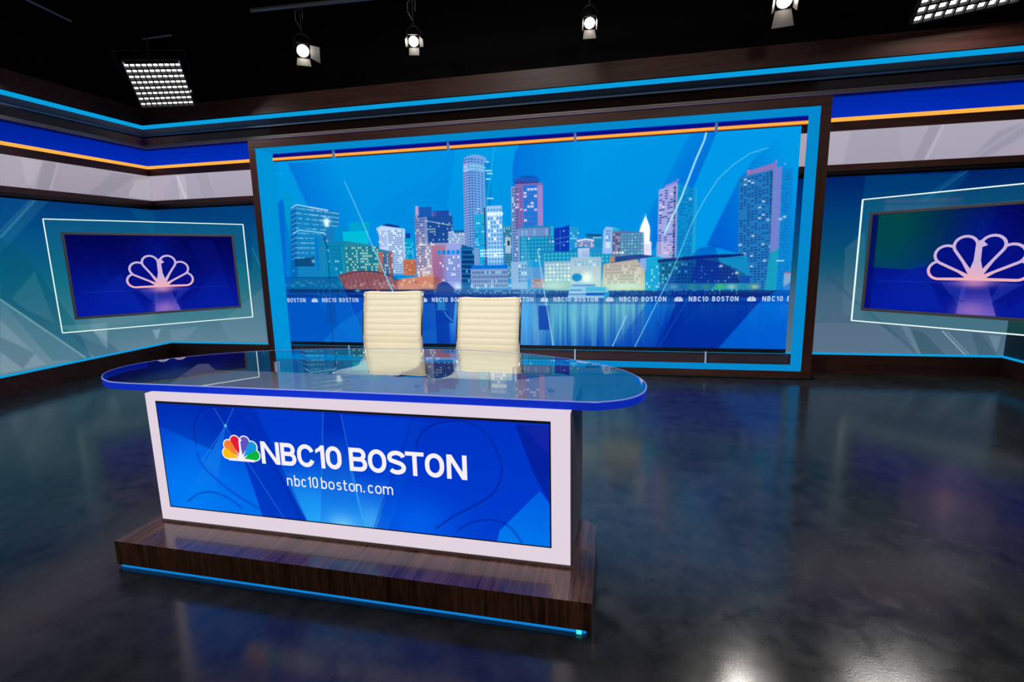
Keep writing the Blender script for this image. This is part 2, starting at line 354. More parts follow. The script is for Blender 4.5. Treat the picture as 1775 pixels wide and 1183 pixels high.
def glyph(ch, w, W):
    """polygons of a character, cap height 1, width W"""
    h = w/2; q = []
    if ch == 'N':
        q = [[(0, 0), (w, 0), (w, 1), (0, 1)], [(W-w, 0), (W, 0), (W, 1), (W-w, 1)], [(0, 1), (W-w*1.12, 0), (W, 0), (w*1.12, 1)]]
    elif ch == 'B':
        r = .25-h/2; mid = .52; ru = (1-h-mid)/2; rl = (mid-h)/2
        q = [[(0, 0), (w, 0), (w, 1), (0, 1)]]
        q += stroke([(h, 1-h)]+arc(W*.94-h-ru, (1-h+mid)/2, ru, ru, 90, -90)+[(h, mid)], w)
        q += stroke([(h, mid)]+arc(W-h-rl, (h+mid)/2, rl, rl, 90, -90)+[(h, h)], w)
    elif ch in 'C':
        rx = W/2-h; ry = min(.34, rx*1.1)
        q = stroke(arc(W/2, 1-h-ry, rx, ry, 20, 180, 12)+arc(W/2, h+ry, rx, ry, 180, 340, 12), w)
    elif ch in 'O0':
        rx = W/2-h; ry = min(.36, rx*1.15)
        q = stroke(arc(W/2, 1-h-ry, rx, ry, 0, 180, 12)+arc(W/2, h+ry, rx, ry, 180, 360, 12), w, True)
    elif ch == '1':
        q = [[(W-w, 0), (W, 0), (W, 1), (W-w, 1)], [(0, .80), (W-w*.6, 1), (W-w*.3, 1), (W-w*.3, 1-w*.9), (0, .80-w*.85)]]
    elif ch == 'S':
        rx = W/2-h; ry = (1-w)/4
        q = stroke([(W-h*1.1, .74)]+arc(W/2, 1-h-ry, rx, ry, 28, 215, 12)+arc(W/2, h+ry, rx, ry, 62, -150, 14)+[], w)
    elif ch == 'T':
        q = [[(0, 1-w*.9), (W, 1-w*.9), (W, 1), (0, 1)], [(W/2-h, 0), (W/2+h, 0), (W/2+h, 1), (W/2-h, 1)]]
    elif ch == 'n' or ch == 'm':
        X = .72; q = [[(0, 0), (w, 0), (w, X), (0, X)]]
        k = 1 if ch == 'n' else 2; step = (W-w)/k
        for i in range(k):
            cx = h+step*(i+.5); r = step/2
            q += stroke([(h+step*i, X-r-.05)]+arc(cx, X-h-r*.9, r, r*.9, 180, 0)+[(h+step*(i+1), 0)], w)
    elif ch == 'o':
        X = .74; rx = W/2-h; ry = min(.3, rx*1.05)
        q = stroke(arc(W/2, X-h-ry, rx, ry, 0, 180)+arc(W/2, h+ry-.02, rx, ry, 180, 360), w, True)
    elif ch == 'c':
        X = .74; rx = W/2-h; ry = min(.3, rx*1.05)
        q = stroke(arc(W/2, X-h-ry, rx, ry, 25, 180)+arc(W/2, h+ry-.02, rx, ry, 180, 335), w)
    elif ch == 'b':
        X = .74; rx = W/2-h; ry = min(.3, rx*1.05)
        q = [[(0, 0), (w, 0), (w, 1.02), (0, 1.02)]]+stroke(arc(W/2, X-h-ry, rx, ry, 0, 180)+arc(W/2, h+ry-.02, rx, ry, 180, 360), w, True)
    elif ch == 's':
        X = .74; rx = W/2-h; ry = (X-w)/4
        q = stroke(arc(W/2, X-h-ry, rx, ry, 30, 220)+arc(W/2, h+ry, rx, ry, 60, -150), w)
    elif ch == 't':
        q = stroke([(W*.38, .95), (W*.38, .2)]+arc(W*.38+.14, .16, .14, .16-h, 180, 280, 5)+[(W, h*.9)], w)+[[(0, .72-w), (W, .72-w), (W, .72), (0, .72)]]
    elif ch == '.':
        q = [[(0, 0), (w*1.25, 0), (w*1.25, w*1.25), (0, w*1.25)]]
    elif ch == '_': q = []
    return q
def teardrop(d, r, n=22):
    al = math.asin(r/d); t = math.sqrt(d*d-r*r)
    pts = [(0, 0)]
    for i in range(n+1):
        a = -(PI/2-0)+0  # placeholder start
        a0 = -al; ang = (a0-PI/2+0)+(PI+2*al)*i/n
        pts.append((d+r*math.cos(ang), r*math.sin(ang)))
    return pts
PETALS = [(-71, .60, .205), (-44, .69, .21), (-16.5, .70, .205), (16.5, .70, .205), (44, .69, .21), (71, .60, .205)]
def place_petal(pts, ang, off=(0, 0)):   # axis turned ang degrees clockwise from up
    a = math.radians(90-ang); c, s = math.cos(a), math.sin(a)
    return [(off[0]+x*c-y*s, off[1]+x*s+y*c) for x, y in pts]
def flat(polys, to3d, name, mat, parent, lift=0.0, mis=None):
    mb = MB(1)
    for i, q in enumerate(polys):
        P = to3d(np.array([p[0] for p in q], float), np.array([p[1] for p in q], float), lift)
        mb.add([tuple(p) for p in P], [tuple(range(len(q)))], mis[i] if mis else 0)
    return mb.build(name, mat, parent)

# =================================================================== ROOM SHELL
YS = 4.53                                  # face of the baseboard on the back wall
XL, XR = -4.843, 2.992                     # corners at baseboard
LD = np.array([-4.730+4.843, 2.86-4.53]); LD = LD/np.linalg.norm(LD)          # left wall direction, towards the camera
LN = np.array([-LD[1], LD[0]])                                               # inward normal of the left wall
def left_pt(t, off): return (XL+LD[0]*t+LN[0]*off, YS+LD[1]*t+LN[1]*off)
def wcorner(dy, side):
    """inner corner of a layer that stands dy in front of (dy<0: behind) the baseboard face"""
    if side == 'L':
        cy = -dy; cx = (dy-LN[1]*cy)/LN[0]; return (XL+cx, YS+cy)
    return (XR-dy, YS-dy)
LEN_L = 3.9; LEN_R = 3.4
TAP = .030
def tap(t, z): return TAP*LEN_L*t*max(0.0, (z-.16)/1.8)      # the upper bands of the left wall drop slightly towards the camera
def wall_run(mb, off, depth, z0, z1, sides='LBR', mi=0, z0b=None, z1b=None):
    """a band round the three walls: its face stands off in front of the baseboard plane, its back depth behind its face"""
    z0b = z0 if z0b is None else z0b; z1b = z1 if z1b is None else z1b
    cl, cr = wcorner(off, 'L'), wcorner(off, 'R'); bl, br = wcorner(off-depth, 'L'), wcorner(off-depth, 'R')
    f = []; b = []
    if 'L' in sides:
        e = (cl[0]+LD[0]*LEN_L, cl[1]+LD[1]*LEN_L); eb = (bl[0]+LD[0]*LEN_L, bl[1]+LD[1]*LEN_L); f.append(e); b.append(eb)
    if 'B' in sides or 'L' in sides: f.append(cl); b.append(bl)
    if 'B' in sides or 'R' in sides: f.append(cr); b.append(br)
    if 'R' in sides: f.append((cr[0], cr[1]-LEN_R)); b.append((br[0], br[1]-LEN_R))
    n = len(f); dz = [tap(1.0, z0) if ('L' in sides and i == 0) else 0 for i in range(n)]
    vs = [(*p, z0-d) for p, d in zip(f, dz)]+[(*p, z1-d) for p, d in zip(f, dz)]+[(*p, z0b-d) for p, d in zip(b, dz)]+[(*p, z1b-d) for p, d in zip(b, dz)]; fs = []
    for i in range(n-1):
        fs += [(i, i+1, n+i+1, n+i), (2*n+i, 3*n+i, 3*n+i+1, 2*n+i+1), (i, 2*n+i, 2*n+i+1, i+1), (n+i, n+i+1, 3*n+i+1, 3*n+i)]
    fs += [(0, n, 3*n, 2*n), (n-1, 3*n-1, 4*n-1, 2*n-1)]
    mb.add(vs, fs, mi)
struct(MB().box(-6.2, 4.4, -3.0, 5.4, -.05, 0).build('floor', FLOOR))
struct(MB().box(-6.2, 4.4, -3.0, 5.4, 3.6, 3.66).build('ceiling', BLACK))
struct(MB().box(-6.2, 4.4, 4.68, 4.75, 0, 3.6).build('wall_back', BLACK))
q0, q1 = left_pt(-.25, -.16), left_pt(5.6, -.16); q2, q3 = left_pt(5.6, -.24), left_pt(-.25, -.24)
struct(MB().prism([q0, q1, q2, q3], 0, 3.6).build('wall_left', BLACK))
struct(MB().box(XR+.16, XR+.24, -1.2, 4.68, 0, 3.6).build('wall_right', BLACK))

def zr(ratio, off): return 1+ratio*(YS-off)          # height of a back-wall edge seen at a given slope
# baseboards (walnut) and the cyan strip lights on them
BBZ = .153
for sd, nm in (('B', 'baseboard_back'),):
    mb = MB(); wall_run(mb, 0, .06, 0, BBZ, 'B'); struct(mb.build(nm, WALNUT))
mb = MB(); e0 = wcorner(0, 'L'); eb = wcorner(-.06, 'L')
mb.prism([e0, eb, (eb[0]+LD[0]*LEN_L, eb[1]+LD[1]*LEN_L), (e0[0]+LD[0]*LEN_L, e0[1]+LD[1]*LEN_L)], 0, BBZ); struct(mb.build('baseboard_left', WALNUT))
e0 = wcorner(0, 'R'); eb = wcorner(-.06, 'R')
mb = MB(); mb.prism([e0, (e0[0], e0[1]-LEN_R), (eb[0], eb[1]-LEN_R), eb], 0, BBZ); struct(mb.build('baseboard_right', WALNUT))
def run_side(off, depth, z0, z1, side):
    e0 = wcorner(off, side); eb = wcorner(off-depth, side); mb = MB()
    if side == 'L':
        mb.prism([e0, eb, (eb[0]+LD[0]*LEN_L, eb[1]+LD[1]*LEN_L), (e0[0]+LD[0]*LEN_L, e0[1]+LD[1]*LEN_L)], z0, z1)
        d = tap(1.0, z0)*S; mb.v = [(x, y, z-(d if i % 4 >= 2 else 0)) for i, (x, y, z) in enumerate(mb.v)]
    else: mb.prism([e0, (e0[0], e0[1]-LEN_R), (eb[0], eb[1]-LEN_R), eb], z0, z1)
    return mb
def run_back(off, depth, z0, z1):
    mb = MB(); wall_run(mb, off, depth, z0, z1, 'B'); return mb
def strip(off, depth, z0, z1, mat, name, cat, labs, group):
    for sd, lab in zip('LBR', labs):
        if lab is None: continue
        mb = run_back(off, depth, z0, z1) if sd == 'B' else run_side(off, depth, z0, z1, sd)
        tag(mb.build(name, mat), lab, cat, group)
strip(0, .03, BBZ, .166, CYANLED, 'led_strip', 'strip light',
      ['thin cyan strip light on top of the left wall baseboard', 'thin cyan strip light on top of the back wall baseboard', 'short cyan strip light on the baseboard at the far right edge'],
      'cyan strip lights on the baseboards')
# cornice, from the top down
def trim(n, off, depth, r0, r1, mat):
    mb = MB(); wall_run(mb, off, depth, zr(r0, off), zr(r1, off), 'LBR'); struct(mb.build('trim_%d' % n, mat))
trim(1, .16, .30, .3205, .3560, WALNUT)                      # fascia board above the light
strip(.20, .012, zr(.3110, .20), zr(.3188, .20), CYANLED, 'cornice_light', 'strip light',
      ['bright cyan strip light running along the top of the left wall', 'long bright cyan strip light along the cornice above the skyline screen', None], 'cyan strip lights in the cornice')
def soffit(n, offa, ra, offb, rb, mat, th=.015):
    za, zb = zr(ra, offa), zr(rb, offb); mb = MB()
    ca, cb = wcorner(offa, 'L'), wcorner(offb, 'L'); da, db = wcorner(offa, 'R'), wcorner(offb, 'R')
    f = [(ca[0]+LD[0]*LEN_L, ca[1]+LD[1]*LEN_L), ca, da, (da[0], da[1]-LEN_R)]; b = [(cb[0]+LD[0]*LEN_L, cb[1]+LD[1]*LEN_L), cb, db, (db[0], db[1]-LEN_R)]
    dz = [tap(1.0, za), 0, 0, 0]
    vs = [(*p, za-d) for p, d in zip(f, dz)]+[(*p, zb-d) for p, d in zip(b, dz)]+[(*p, za+th-d) for p, d in zip(f, dz)]+[(*p, zb+th-d) for p, d in zip(b, dz)]; fs = []
    for i in range(3): fs += [(i, 4+i, 5+i, i+1), (8+i, 9+i, 13+i, 12+i), (i, i+1, 9+i, 8+i), (4+i, 12+i, 13+i, 5+i)]
    mb.add(vs, fs); struct(mb.build('trim_%d' % n, mat))
soffit(2, .186, .3140, .10, .297, WASHEDSOFFIT)
trim(3, .10, .02, .2905, .297, CYANLIP)
soffit(4, .10, .2905, .03, .2755, BLACKGLOSS)
trim(5, .03, .02, .2725, .2755, GREYLIP)
trim(6, .025, .02, .2690, .2720, GREYLIP)
struct((lambda mb: (wall_run(mb, -.005, .14, zr(.2670, -.005), zr(.3, -.005), 'LBR'), mb.build('trim_7', BLACKGLOSS))[1])(MB()))
# shelf under the blue band with the amber tube on it, then the walnut rails
trim(8, -.035, .06, .2075, .2225, WALNUT)
trim(9, -.038, .03, .1405, .1515, WALNUT)
trim(10, -.042, .03, .1345, .1405, BLACKGLOSS)  # black strip stands in for the shadow below the rail
strip(-.040, .02, zr(.2237, -.040), zr(.2294, -.040), ORANGE, 'amber_strip_light', 'strip light',
      ['amber strip light under the blue band of the left wall', 'amber strip light under the blue band of the back wall', None], 'amber strip lights under the blue bands')

# ---------------------------------------------------- backlit graphics on the walls
BACKP = lambda off: ((0, YS-off, 0), (0, 1, 0))
def panel_back(name, off, x0, x1, z0, z1, cells, top, bot, draw, label, cat, group):
    P, n = BACKP(off)
    def tomap(px, py): X = on_plane(px, py, P, n); return X[0]-x0, X[2]-z0
    cv = Canvas(x1-x0, z1-z0, cells, top, bot, tomap); draw(cv)
    o = cv.mesh(name, lambda U, V: np.stack([(x0+U)*S, np.full_like(U, (YS-off)*S), (z0+V)*S], 1), SCREEN)
    return tag(o, label, cat, group)
def panel_left(name, off, t1, z0, z1, cells, top, bot, draw, label, cat, group):
    c = wcorner(off, 'L')
    def tomap(px, py):
        X = on_plane(px, py, (*c, 0), (*LN, 0)); t = (X[0]-c[0])*LD[0]+(X[1]-c[1])*LD[1]; return t1-t, X[2]-z0+tap(t/LEN_L, X[2])
    cv = Canvas(t1, z1-z0, cells, top, bot, tomap); draw(cv)
    o = cv.mesh(name, lambda U, V: np.stack([(c[0]+LD[0]*(t1-U))*S, (c[1]+LD[1]*(t1-U))*S, (z0+V-TAP*(t1-U)*np.maximum(0, (z0+V-.16)/1.8))*S], 1), SCREEN)
    return tag(o, label, cat, group)
def panel_right(name, off, ln, z0, z1, cells, top, bot, draw, label, cat, group):
    c = wcorner(off, 'R')
    def tomap(px, py): X = on_plane(px, py, (*c, 0), (-1, 0, 0)); return c[1]-X[1], X[2]-z0
    cv = Canvas(ln, z1-z0, cells, top, bot, tomap); draw(cv)
    o = cv.mesh(name, lambda U, V: np.stack([np.full_like(U, c[0]*S), (c[1]-U)*S, (z0+V)*S], 1), SCREEN)
    return tag(o, label, cat, group)

LT = (30, 150, 165)
def teal_left(cv):      # shapes surveyed on the left wall (also used for its continuation round the corner)
    cv.a[:] = 0
    t = np.linspace(0, 1, cv.ch+1)
    stops = [(0, (2, 56, 118)), (.18, (3, 78, 132)), (.45, (12, 98, 128)), (.7, (58, 112, 134)), (1, (98, 132, 150))]
    for k in range(3): cv.a[:, :, k] = np.interp(t, [s_[0] for s_ in stops], [s_[1][k]/255 for s_ in stops])[:, None]
    cv.poly([(0, 340), (60, 343), (0, 400)], (10, 80, 140), .6)
    cv.poly([(60, 342), (85, 348), (0, 440), (0, 408)], (60, 140, 170), .22)
    cv.line([(64, 343), (0, 412)], 1.6, (120, 190, 205), .35)
    cv.line([(60, 340), (0, 402)], 1.0, (120, 190, 205), .3)
    cv.poly([(0, 410), (50, 450), (130, 560), (160, 625), (90, 625), (0, 520)], (6, 84, 110), .45)
    cv.poly([(20, 518), (60, 470), (95, 560), (50, 540)], (120, 160, 170), .18)
    cv.poly([(0, 520), (148, 621), (90, 632), (0, 648)], (126, 152, 165), .38)
    cv.line([(0, 519), (148, 620)], 1.6, (190, 215, 220), .45)
    cv.poly([(0, 553), (80, 632), (0, 650)], (150, 168, 178), .35)
    cv.poly([(0, 584), (60, 612), (40, 640), (0, 610)], (44, 88, 112), .35)
    cv.poly([(100, 565), (185, 603), (186, 560)], (140, 175, 185), .3)
    cv.poly([(120, 578), (160, 573), (218, 617), (165, 620)], (44, 92, 118), .4)
    cv.poly([(160, 573), (186, 573), (186, 605)], (160, 190, 195), .32)
    cv.poly([(264, 572), (279, 570), (272, 590)], (170, 200, 210), .42)
    cv.poly([(225, 362), (268, 366), (268, 420), (238, 380)], (4, 96, 140), .3)
def teal_back_left(cv):
    teal_left(cv)
    cv.poly([(360, 360), (437, 355), (437, 470), (400, 440)], (2, 66, 124), .45)
    cv.poly([(380, 560), (455, 500), (460, 590), (400, 592)], (120, 150, 168), .25)
    cv.line([(437, 430), (455, 470)], 1.2, (120, 180, 200), .4)
    cv.poly([(290, 572), (345, 566), (320, 590), (298, 590)], (124, 158, 172), .3)
def teal_right(cv):
    t = np.linspace(0, 1, cv.ch+1)
    stops = [(0, (0, 34, 100)), (.2, (0, 60, 118)), (.45, (10, 82, 116)), (.65, (66, 100, 126)), (1, (84, 112, 132))]
    for k in range(3): cv.a[:, :, k] = np.interp(t, [s_[0] for s_ in stops], [s_[1][k]/255 for s_ in stops])[:, None]
    cv.poly([(1500, 305), (1680, 300), (1640, 350), (1540, 420), (1480, 470)], (0, 92, 132), .35)
    cv.line([(1680, 294), (1600, 350)], 1.2, (60, 150, 190), .5)
    cv.line([(1672, 294), (1592, 350)], 1.0, (60, 150, 190), .4)
    cv.poly([(1465, 430), (1500, 400), (1495, 560), (1460, 540)], (96, 128, 146), .3)
    cv.poly([(1412, 560), (1520, 560), (1600, 612), (1412, 612)], (104, 120, 146), .4)
    cv.line([(1436, 478), (1480, 520), (1540, 570), (1590, 612)], 4, (40, 76, 102), .3)
    cv.poly([(1560, 562), (1575, 565), (1597, 614), (1590, 614)], (130, 156, 170), .35)
    cv.poly([(1580, 572), (1600, 575), (1640, 616), (1597, 616)], (48, 84, 102), .5)
    cv.line([(1634, 574), (1675, 617)], 1.6, (180, 205, 214), .6)
    cv.line([(1642, 575), (1682, 617)], 1.0, (170, 195, 204), .5)
    cv.poly([(1684, 577), (1700, 578), (1730, 618), (1697, 617)], (48, 84, 102), .45)
    cv.poly([(1713, 581), (1736, 582), (1727, 610)], (130, 160, 172), .45)
GZ0, GZ1 = .150, 1.60
panel_left('wall_graphic', -.055, LEN_L, GZ0, GZ1, 420, (0, 0, 0), (0, 0, 0), teal_left, 'teal backlit graphic of overlapping shards on the left side wall', 'wall graphic', 'teal wall graphics')
cL, cR = wcorner(-.055, 'L'), wcorner(-.055, 'R')
panel_back('wall_graphic', -.055, cL[0], -3.2, GZ0, GZ1, 240, (0, 0, 0), (0, 0, 0), teal_back_left, 'teal backlit graphic on the back wall between left corner and screen portal', 'wall graphic', 'teal wall graphics')
panel_back('wall_graphic', -.055, 1.36, cR[0]-.0, GZ0, GZ1, 260, (0, 0, 0), (0, 0, 0), teal_right, 'dark teal backlit graphic on the back wall right of the screen portal', 'wall graphic', 'teal wall graphics')
struct(MB().box(-3.2, 1.36, YS+.056, YS+.07, GZ0, GZ1).build('trim_11', pbr('navy_backing', rgb(10, 40, 70), .5)))
struct(MB().prism([wcorner(-.02, 'R'), (wcorner(-.02, 'R')[0], wcorner(-.02, 'R')[1]-LEN_R), (wcorner(-.1, 'R')[0], wcorner(-.1, 'R')[1]-LEN_R), wcorner(-.1, 'R')], GZ0, 2.5).build('trim_12', pbr('dark_slate_panel', rgb(40, 66, 78), .6)))

def white_left(cv):
    cv.poly([(0, 260), (80, 276), (40, 340), (0, 330)], (190, 182, 196), .32)
    cv.poly([(34, 270), (72, 280), (60, 330), (45, 318)], (196, 190, 200), .32)
    cv.poly([(75, 280), (100, 284), (86, 330), (64, 326)], (130, 126, 142), .32)
    cv.poly([(195, 300), (235, 306), (180, 345), (150, 340)], (128, 124, 140), .32)
    cv.poly([(235, 312), (262, 310), (262, 348), (222, 342)], (200, 195, 206), .4)
    cv.line([(100, 284), (87, 330)], 1.3, (205, 200, 208), .4)
def white_back(cv):
    cv.poly([(262, 308), (300, 305), (282, 345), (262, 347)], (188, 172, 190), .4)
    cv.poly([(305, 305), (320, 304), (326, 344), (312, 346)], (206, 202, 210), .4)
    cv.poly([(340, 302), (360, 300), (378, 340), (352, 342)], (150, 144, 158), .32)
    cv.line([(307, 305), (322, 345)], 1.2, (220, 216, 224), .8); cv.line([(360, 300), (375, 338)], 1.2, (205, 200, 208), .32)
    cv.poly([(1437, 227), (1475, 226), (1462, 284), (1437, 286)], (186, 180, 198), .32)
    cv.poly([(1475, 226), (1558, 222), (1562, 280), (1462, 284)], (158, 154, 170), .32)
    cv.poly([(1608, 219), (1632, 218), (1602, 278), (1578, 279)], (136, 132, 150), .38)
    cv.line([(1635, 218), (1604, 278)], 1.3, (196, 192, 206), .7); cv.line([(1608, 219), (1580, 278)], 1.0, (190, 186, 200), .4)
    cv.poly([(1730, 228), (1775, 212), (1775, 235), (1712, 272), (1682, 274)], (124, 124, 146), .32)
    cv.line([(1775, 216), (1690, 272)], 1.2, (186, 184, 200), .4)
WZ0, WZ1 = zr(.150, -.048), zr(.2085, -.048)
wc, wd = wcorner(-.048, 'L'), wcorner(-.048, 'R')
panel_left('lit_band', -.048, LEN_L, WZ0, WZ1, 360, (166, 158, 172), (156, 150, 166), white_left, 'pale grey-lilac backlit band along the left wall', 'wall band', 'pale backlit wall bands')
panel_back('lit_band', -.048, wc[0], wd[0], WZ0, WZ1, 620, (172, 166, 182), (166, 160, 178), white_back, 'pale grey-lilac backlit band across the back wall, passing behind the portal', 'wall band', 'pale backlit wall bands')
BZ0, BZ1 = zr(.2285, -.07), zr(.2705, -.07)
bc, bd = wcorner(-.07, 'L'), wcorner(-.07, 'R')
def blue_l(cv):
    x = np.linspace(0, 1, cv.cw+1)[None, :, None]; cv.a *= (.62+.38*np.clip(x*1.05, 0, 1)**.8)
def blue_b(cv): cv.poly([(1580, 120), (1700, 120), (1700, 220), (1580, 220)], (0, 30, 150), .25, ((1700, 180), (1580, 180))); cv.poly([(1700, 100), (1790, 100), (1790, 220), (1700, 220)], (0, 30, 150), .3)
panel_left('blue_lit_band', -.07, LEN_L, BZ0, BZ1, 120, (0, 34, 160), (0, 44, 184), blue_l, 'deep blue glowing band high on the left wall', 'wall band', 'blue glowing wall bands')
panel_back('blue_lit_band', -.07, bc[0], bd[0], BZ0, BZ1, 260, (0, 36, 158), (0, 46, 186), blue_b, 'deep blue glowing band across the top of the back wall', 'wall band', 'blue glowing wall bands')

# =================================================================== PORTAL FRAME AND VIDEO WALL
FY, FD = 4.256, .254
FX0, FX1, FZ1 = -3.395, 1.535, 2.137
IX0, IX1, IZ1, IZ0 = -3.325, 1.462, 2.069, .062
pf = thing('portal_frame', 'huge dark walnut portal frame with cyan-lit inner faces around the skyline screen', 'frame', ((FX0+FX1)/2, FY, 0))
def pw(mb): # shift verts to the parent
    ox, oy, oz = pf.location
    mb.v = [(x-ox, y-oy, z-oz) for x, y, z in mb.v]; return mb
YB = FY+FD
pw(MB().box(FX0, FX1, FY, YB, IZ1, FZ1)).build('head_rail', WALNUT, pf, .004)
pw(MB().box(FX0, FX1, FY, YB, 0, IZ0)).build('bottom_rail', WALNUT, pf, .004)
pw(MB().box(FX0, IX0, FY, YB, IZ0, IZ1)).build('side_post', WALNUTV, pf, .004)
pw(MB().box(IX1, FX1, FY, YB, IZ0, IZ1)).build('side_post', WALNUTV, pf, .004)
e = .0012
pw(MB().box(IX0, IX1, FY+.004, YB-.002, IZ1-e, IZ1)).build('light_panel', CYANREV, pf)['label'] = 'cyan glowing underside of head rail'
pw(MB().box(IX0, IX1, FY+.004, YB-.002, IZ0, IZ0+e)).build('light_panel', CYANREV, pf)['label'] = 'cyan glowing top of bottom rail'
pw(MB().box(IX0, IX0+e, FY+.004, YB-.002, IZ0+e, IZ1-e)).build('light_panel', CYANLEFT, pf)['label'] = 'cyan glowing inner face of left post'
pw(MB().box(IX1-e, IX1, FY+.004, YB-.002, IZ0+e, IZ1-e)).build('light_panel', CYANREV, pf)['label'] = 'cyan glowing inner face of right post'

VX0, VX1, VZ0, VZ1, VY = -3.345, 1.418, .196, 2.030, 4.513
PINS = [-2.655, -1.508, -.362, .778]
vw = thing('video_wall', 'giant blue skyline video wall hung inside the walnut portal', 'screen', ((VX0+VX1)/2, VY, VZ0))
def rel(o, mb):
    ox, oy, oz = o.location; mb.v = [(x-ox, y-oy, z-oz) for x, y, z in mb.v]; return mb
rel(vw, MB().box(VX0, VX1, VY+.002, VY+.030, VZ0, VZ1)).build('cabinet', BLACKGLOSS, vw)
rel(vw, MB().box(VX0, VX1+.001, VY-.004, VY+.014, VZ0-.036, VZ0)).build('bottom_bezel', BLACKGLOSS, vw)
for x in PINS:
    rel(vw, MB().tube([(x, VY-.012, IZ0+e), (x, VY-.012, VZ0-.030)], .0085, 12)).build('support_post', STEEL, vw)

def vmap(px, py): X = on_plane(px, py, (0, VY, 0), (0, 1, 0)); return X[0]-VX0, X[2]-VZ0
cv = Canvas(VX1-VX0, VZ1-VZ0, 1240, (0, 152, 234), (0, 134, 228), vmap)
#   sky: broad translucent petals
cv.glowspot((640, 360), 120, (0, 128, 226), .35, 1.5)
cv.poly([(500, 275), (790, 252), (775, 365), (760, 470), (600, 470), (545, 380)], (0, 120, 224), .35, ((780, 350), (640, 350)))
cv.poly([(498, 283), (700, 270), (700, 420), (560, 420)], (0, 96, 214), .7, ((515, 350), (600, 320)))
cv.poly([(470, 360), (490, 345), (505, 420), (530, 510), (470, 510)], (0, 84, 205), .8)
lens = [(905, 246), (893, 262), (889, 285), (888, 310), (893, 360), (905, 400), (1100, 440), (1200, 300), (1245, 224)]
cv.poly(lens, (0, 100, 222), .75, ((889, 320), (1010, 330)))
cv.poly([(905, 246), (1245, 224), (1215, 290), (1150, 410), (1100, 450), (905, 450)], (0, 130, 230), .35, ((1170, 380), (980, 320)))
cv.poly([(1245, 224), (1390, 216), (1330, 252), (1275, 315), (1220, 430), (1150, 570), (1080, 606), (1060, 606), (1130, 480), (1200, 330)], (0, 150, 238), .8)
cv.poly([(1245, 224), (1200, 224), (1140, 340), (1080, 460), (1110, 460), (1160, 400), (1200, 330)], (0, 92, 214), .75, ((1192, 350), (1120, 315)))
lens2 = [(1396, 214), (1372, 222), (1345, 240), (1310, 272), (1282, 310), (1252, 370), (1225, 425), (1400, 470)]
cv.poly(lens2, (0, 78, 208), .75, ((1240, 380), (1380, 330)))
cv.line([(470, 301), (490, 301)], 1.5, (60, 190, 240), .6)
#   water
hz = 513
cv.poly([(465, 508), (1400, 508), (1400, 640), (465, 640)], (2, 60, 190), .92, ((900, 515), (900, 600)), (0, 44, 170))
row_h = int(cv.cx((900, hz))[1])
DK = (16, 40, 110)
def bld(x0, y0, x1, y1, c, c2=None, nx=0, ny=0, dark=(30, 60, 140), lit=(225, 250, 255), pl=.12, fill=.55, fy=.5, al=.85, pd=1.0):
    cv.box(x0, y0, x1, y1, c, 1, c2)
    if nx: cv.windows(x0+1, y0+2, x1-1, y1-1, nx, ny, dark, lit, pl, fill, fy, al, pd=pd)
#   far left hotel
cv.poly([(492, 337), (505, 335), (506, 500), (497, 500)], (0, 150, 205), .8)
cv.poly([(504, 362), (513, 354), (587, 367), (587, 420), (587, 480), (504, 480)], (20, 120, 190), 1)
cv.poly([(504, 362), (513, 358), (516, 480), (504, 480)], (10, 80, 170), .9)
for k in range(11):
    y = 362+k*8.6
    cv.line([(505, y+3), (514, y-2)], 1.6, (160, 215, 240), .7)
    xr_ = 586 if k < 4 else (568 if k < 6 else 546)
    for x in np.arange(514, xr_, 3.2):
        if random.random() < .8: cv.line([(x, y-1+(x-514)*.13*max(0, 1-k*.13)), (x+2.6, y-.8+(x-512)*.13*max(0, 1-k*.13))], 2.0, (190, 232, 244), random.uniform(.45, 1))
cv.line([(505, 361), (514, 355), (568, 365)], 3.0, (190, 214, 236), .95)
cv.line([(508, 405), (518, 399), (562, 404)], 2.6, (190, 230, 240), .9)
cv.poly([(510, 450), (545, 445), (545, 462), (512, 462)], (10, 30, 80), .75)
cv.box(545, 412, 556, 470, (0, 110, 205))
#   glass blocks
cv.box(578, 393, 604, 424, (0, 136, 212)); cv.box(604, 386, 641, 404, (0, 160, 214)); cv.box(594, 402, 640, 424, (0, 190, 222))
cv.poly([(556, 420), (600, 418), (661, 428), (682, 432), (682, 484), (556, 484)], (10, 128, 178), 1)
cv.poly([(597, 420), (658, 428), (657, 472), (597, 472)], (30, 134, 160), 1)
cv.windows(598, 428, 658, 470, 16, 9, (22, 84, 120), (214, 222, 190), .38, .62, .5)
cv.windows(566, 424, 594, 482, 6, 9, (4, 100, 170), (180, 240, 250), .2, .6, .35)
cv.box(593, 428, 597, 476, (40, 190, 220))
for x in (554, 561): cv.line([(x, 432), (x, 472)], 1.6, (110, 100, 170), .8)
cv.line([(554, 432), (561, 430)], 1.4, (150, 100, 150), .8)
cv.poly([(656, 436), (681, 436), (681, 482), (656, 482)], (178, 100, 90), 1)
cv.box(663, 436, 677, 480, (70, 110, 150)); cv.windows(663, 440, 677, 480, 5, 7, (20, 70, 130), (220, 235, 230), .35, .6, .5)
cv.line([(600, 419), (682, 431)], 1.6, (80, 120, 170), .8)
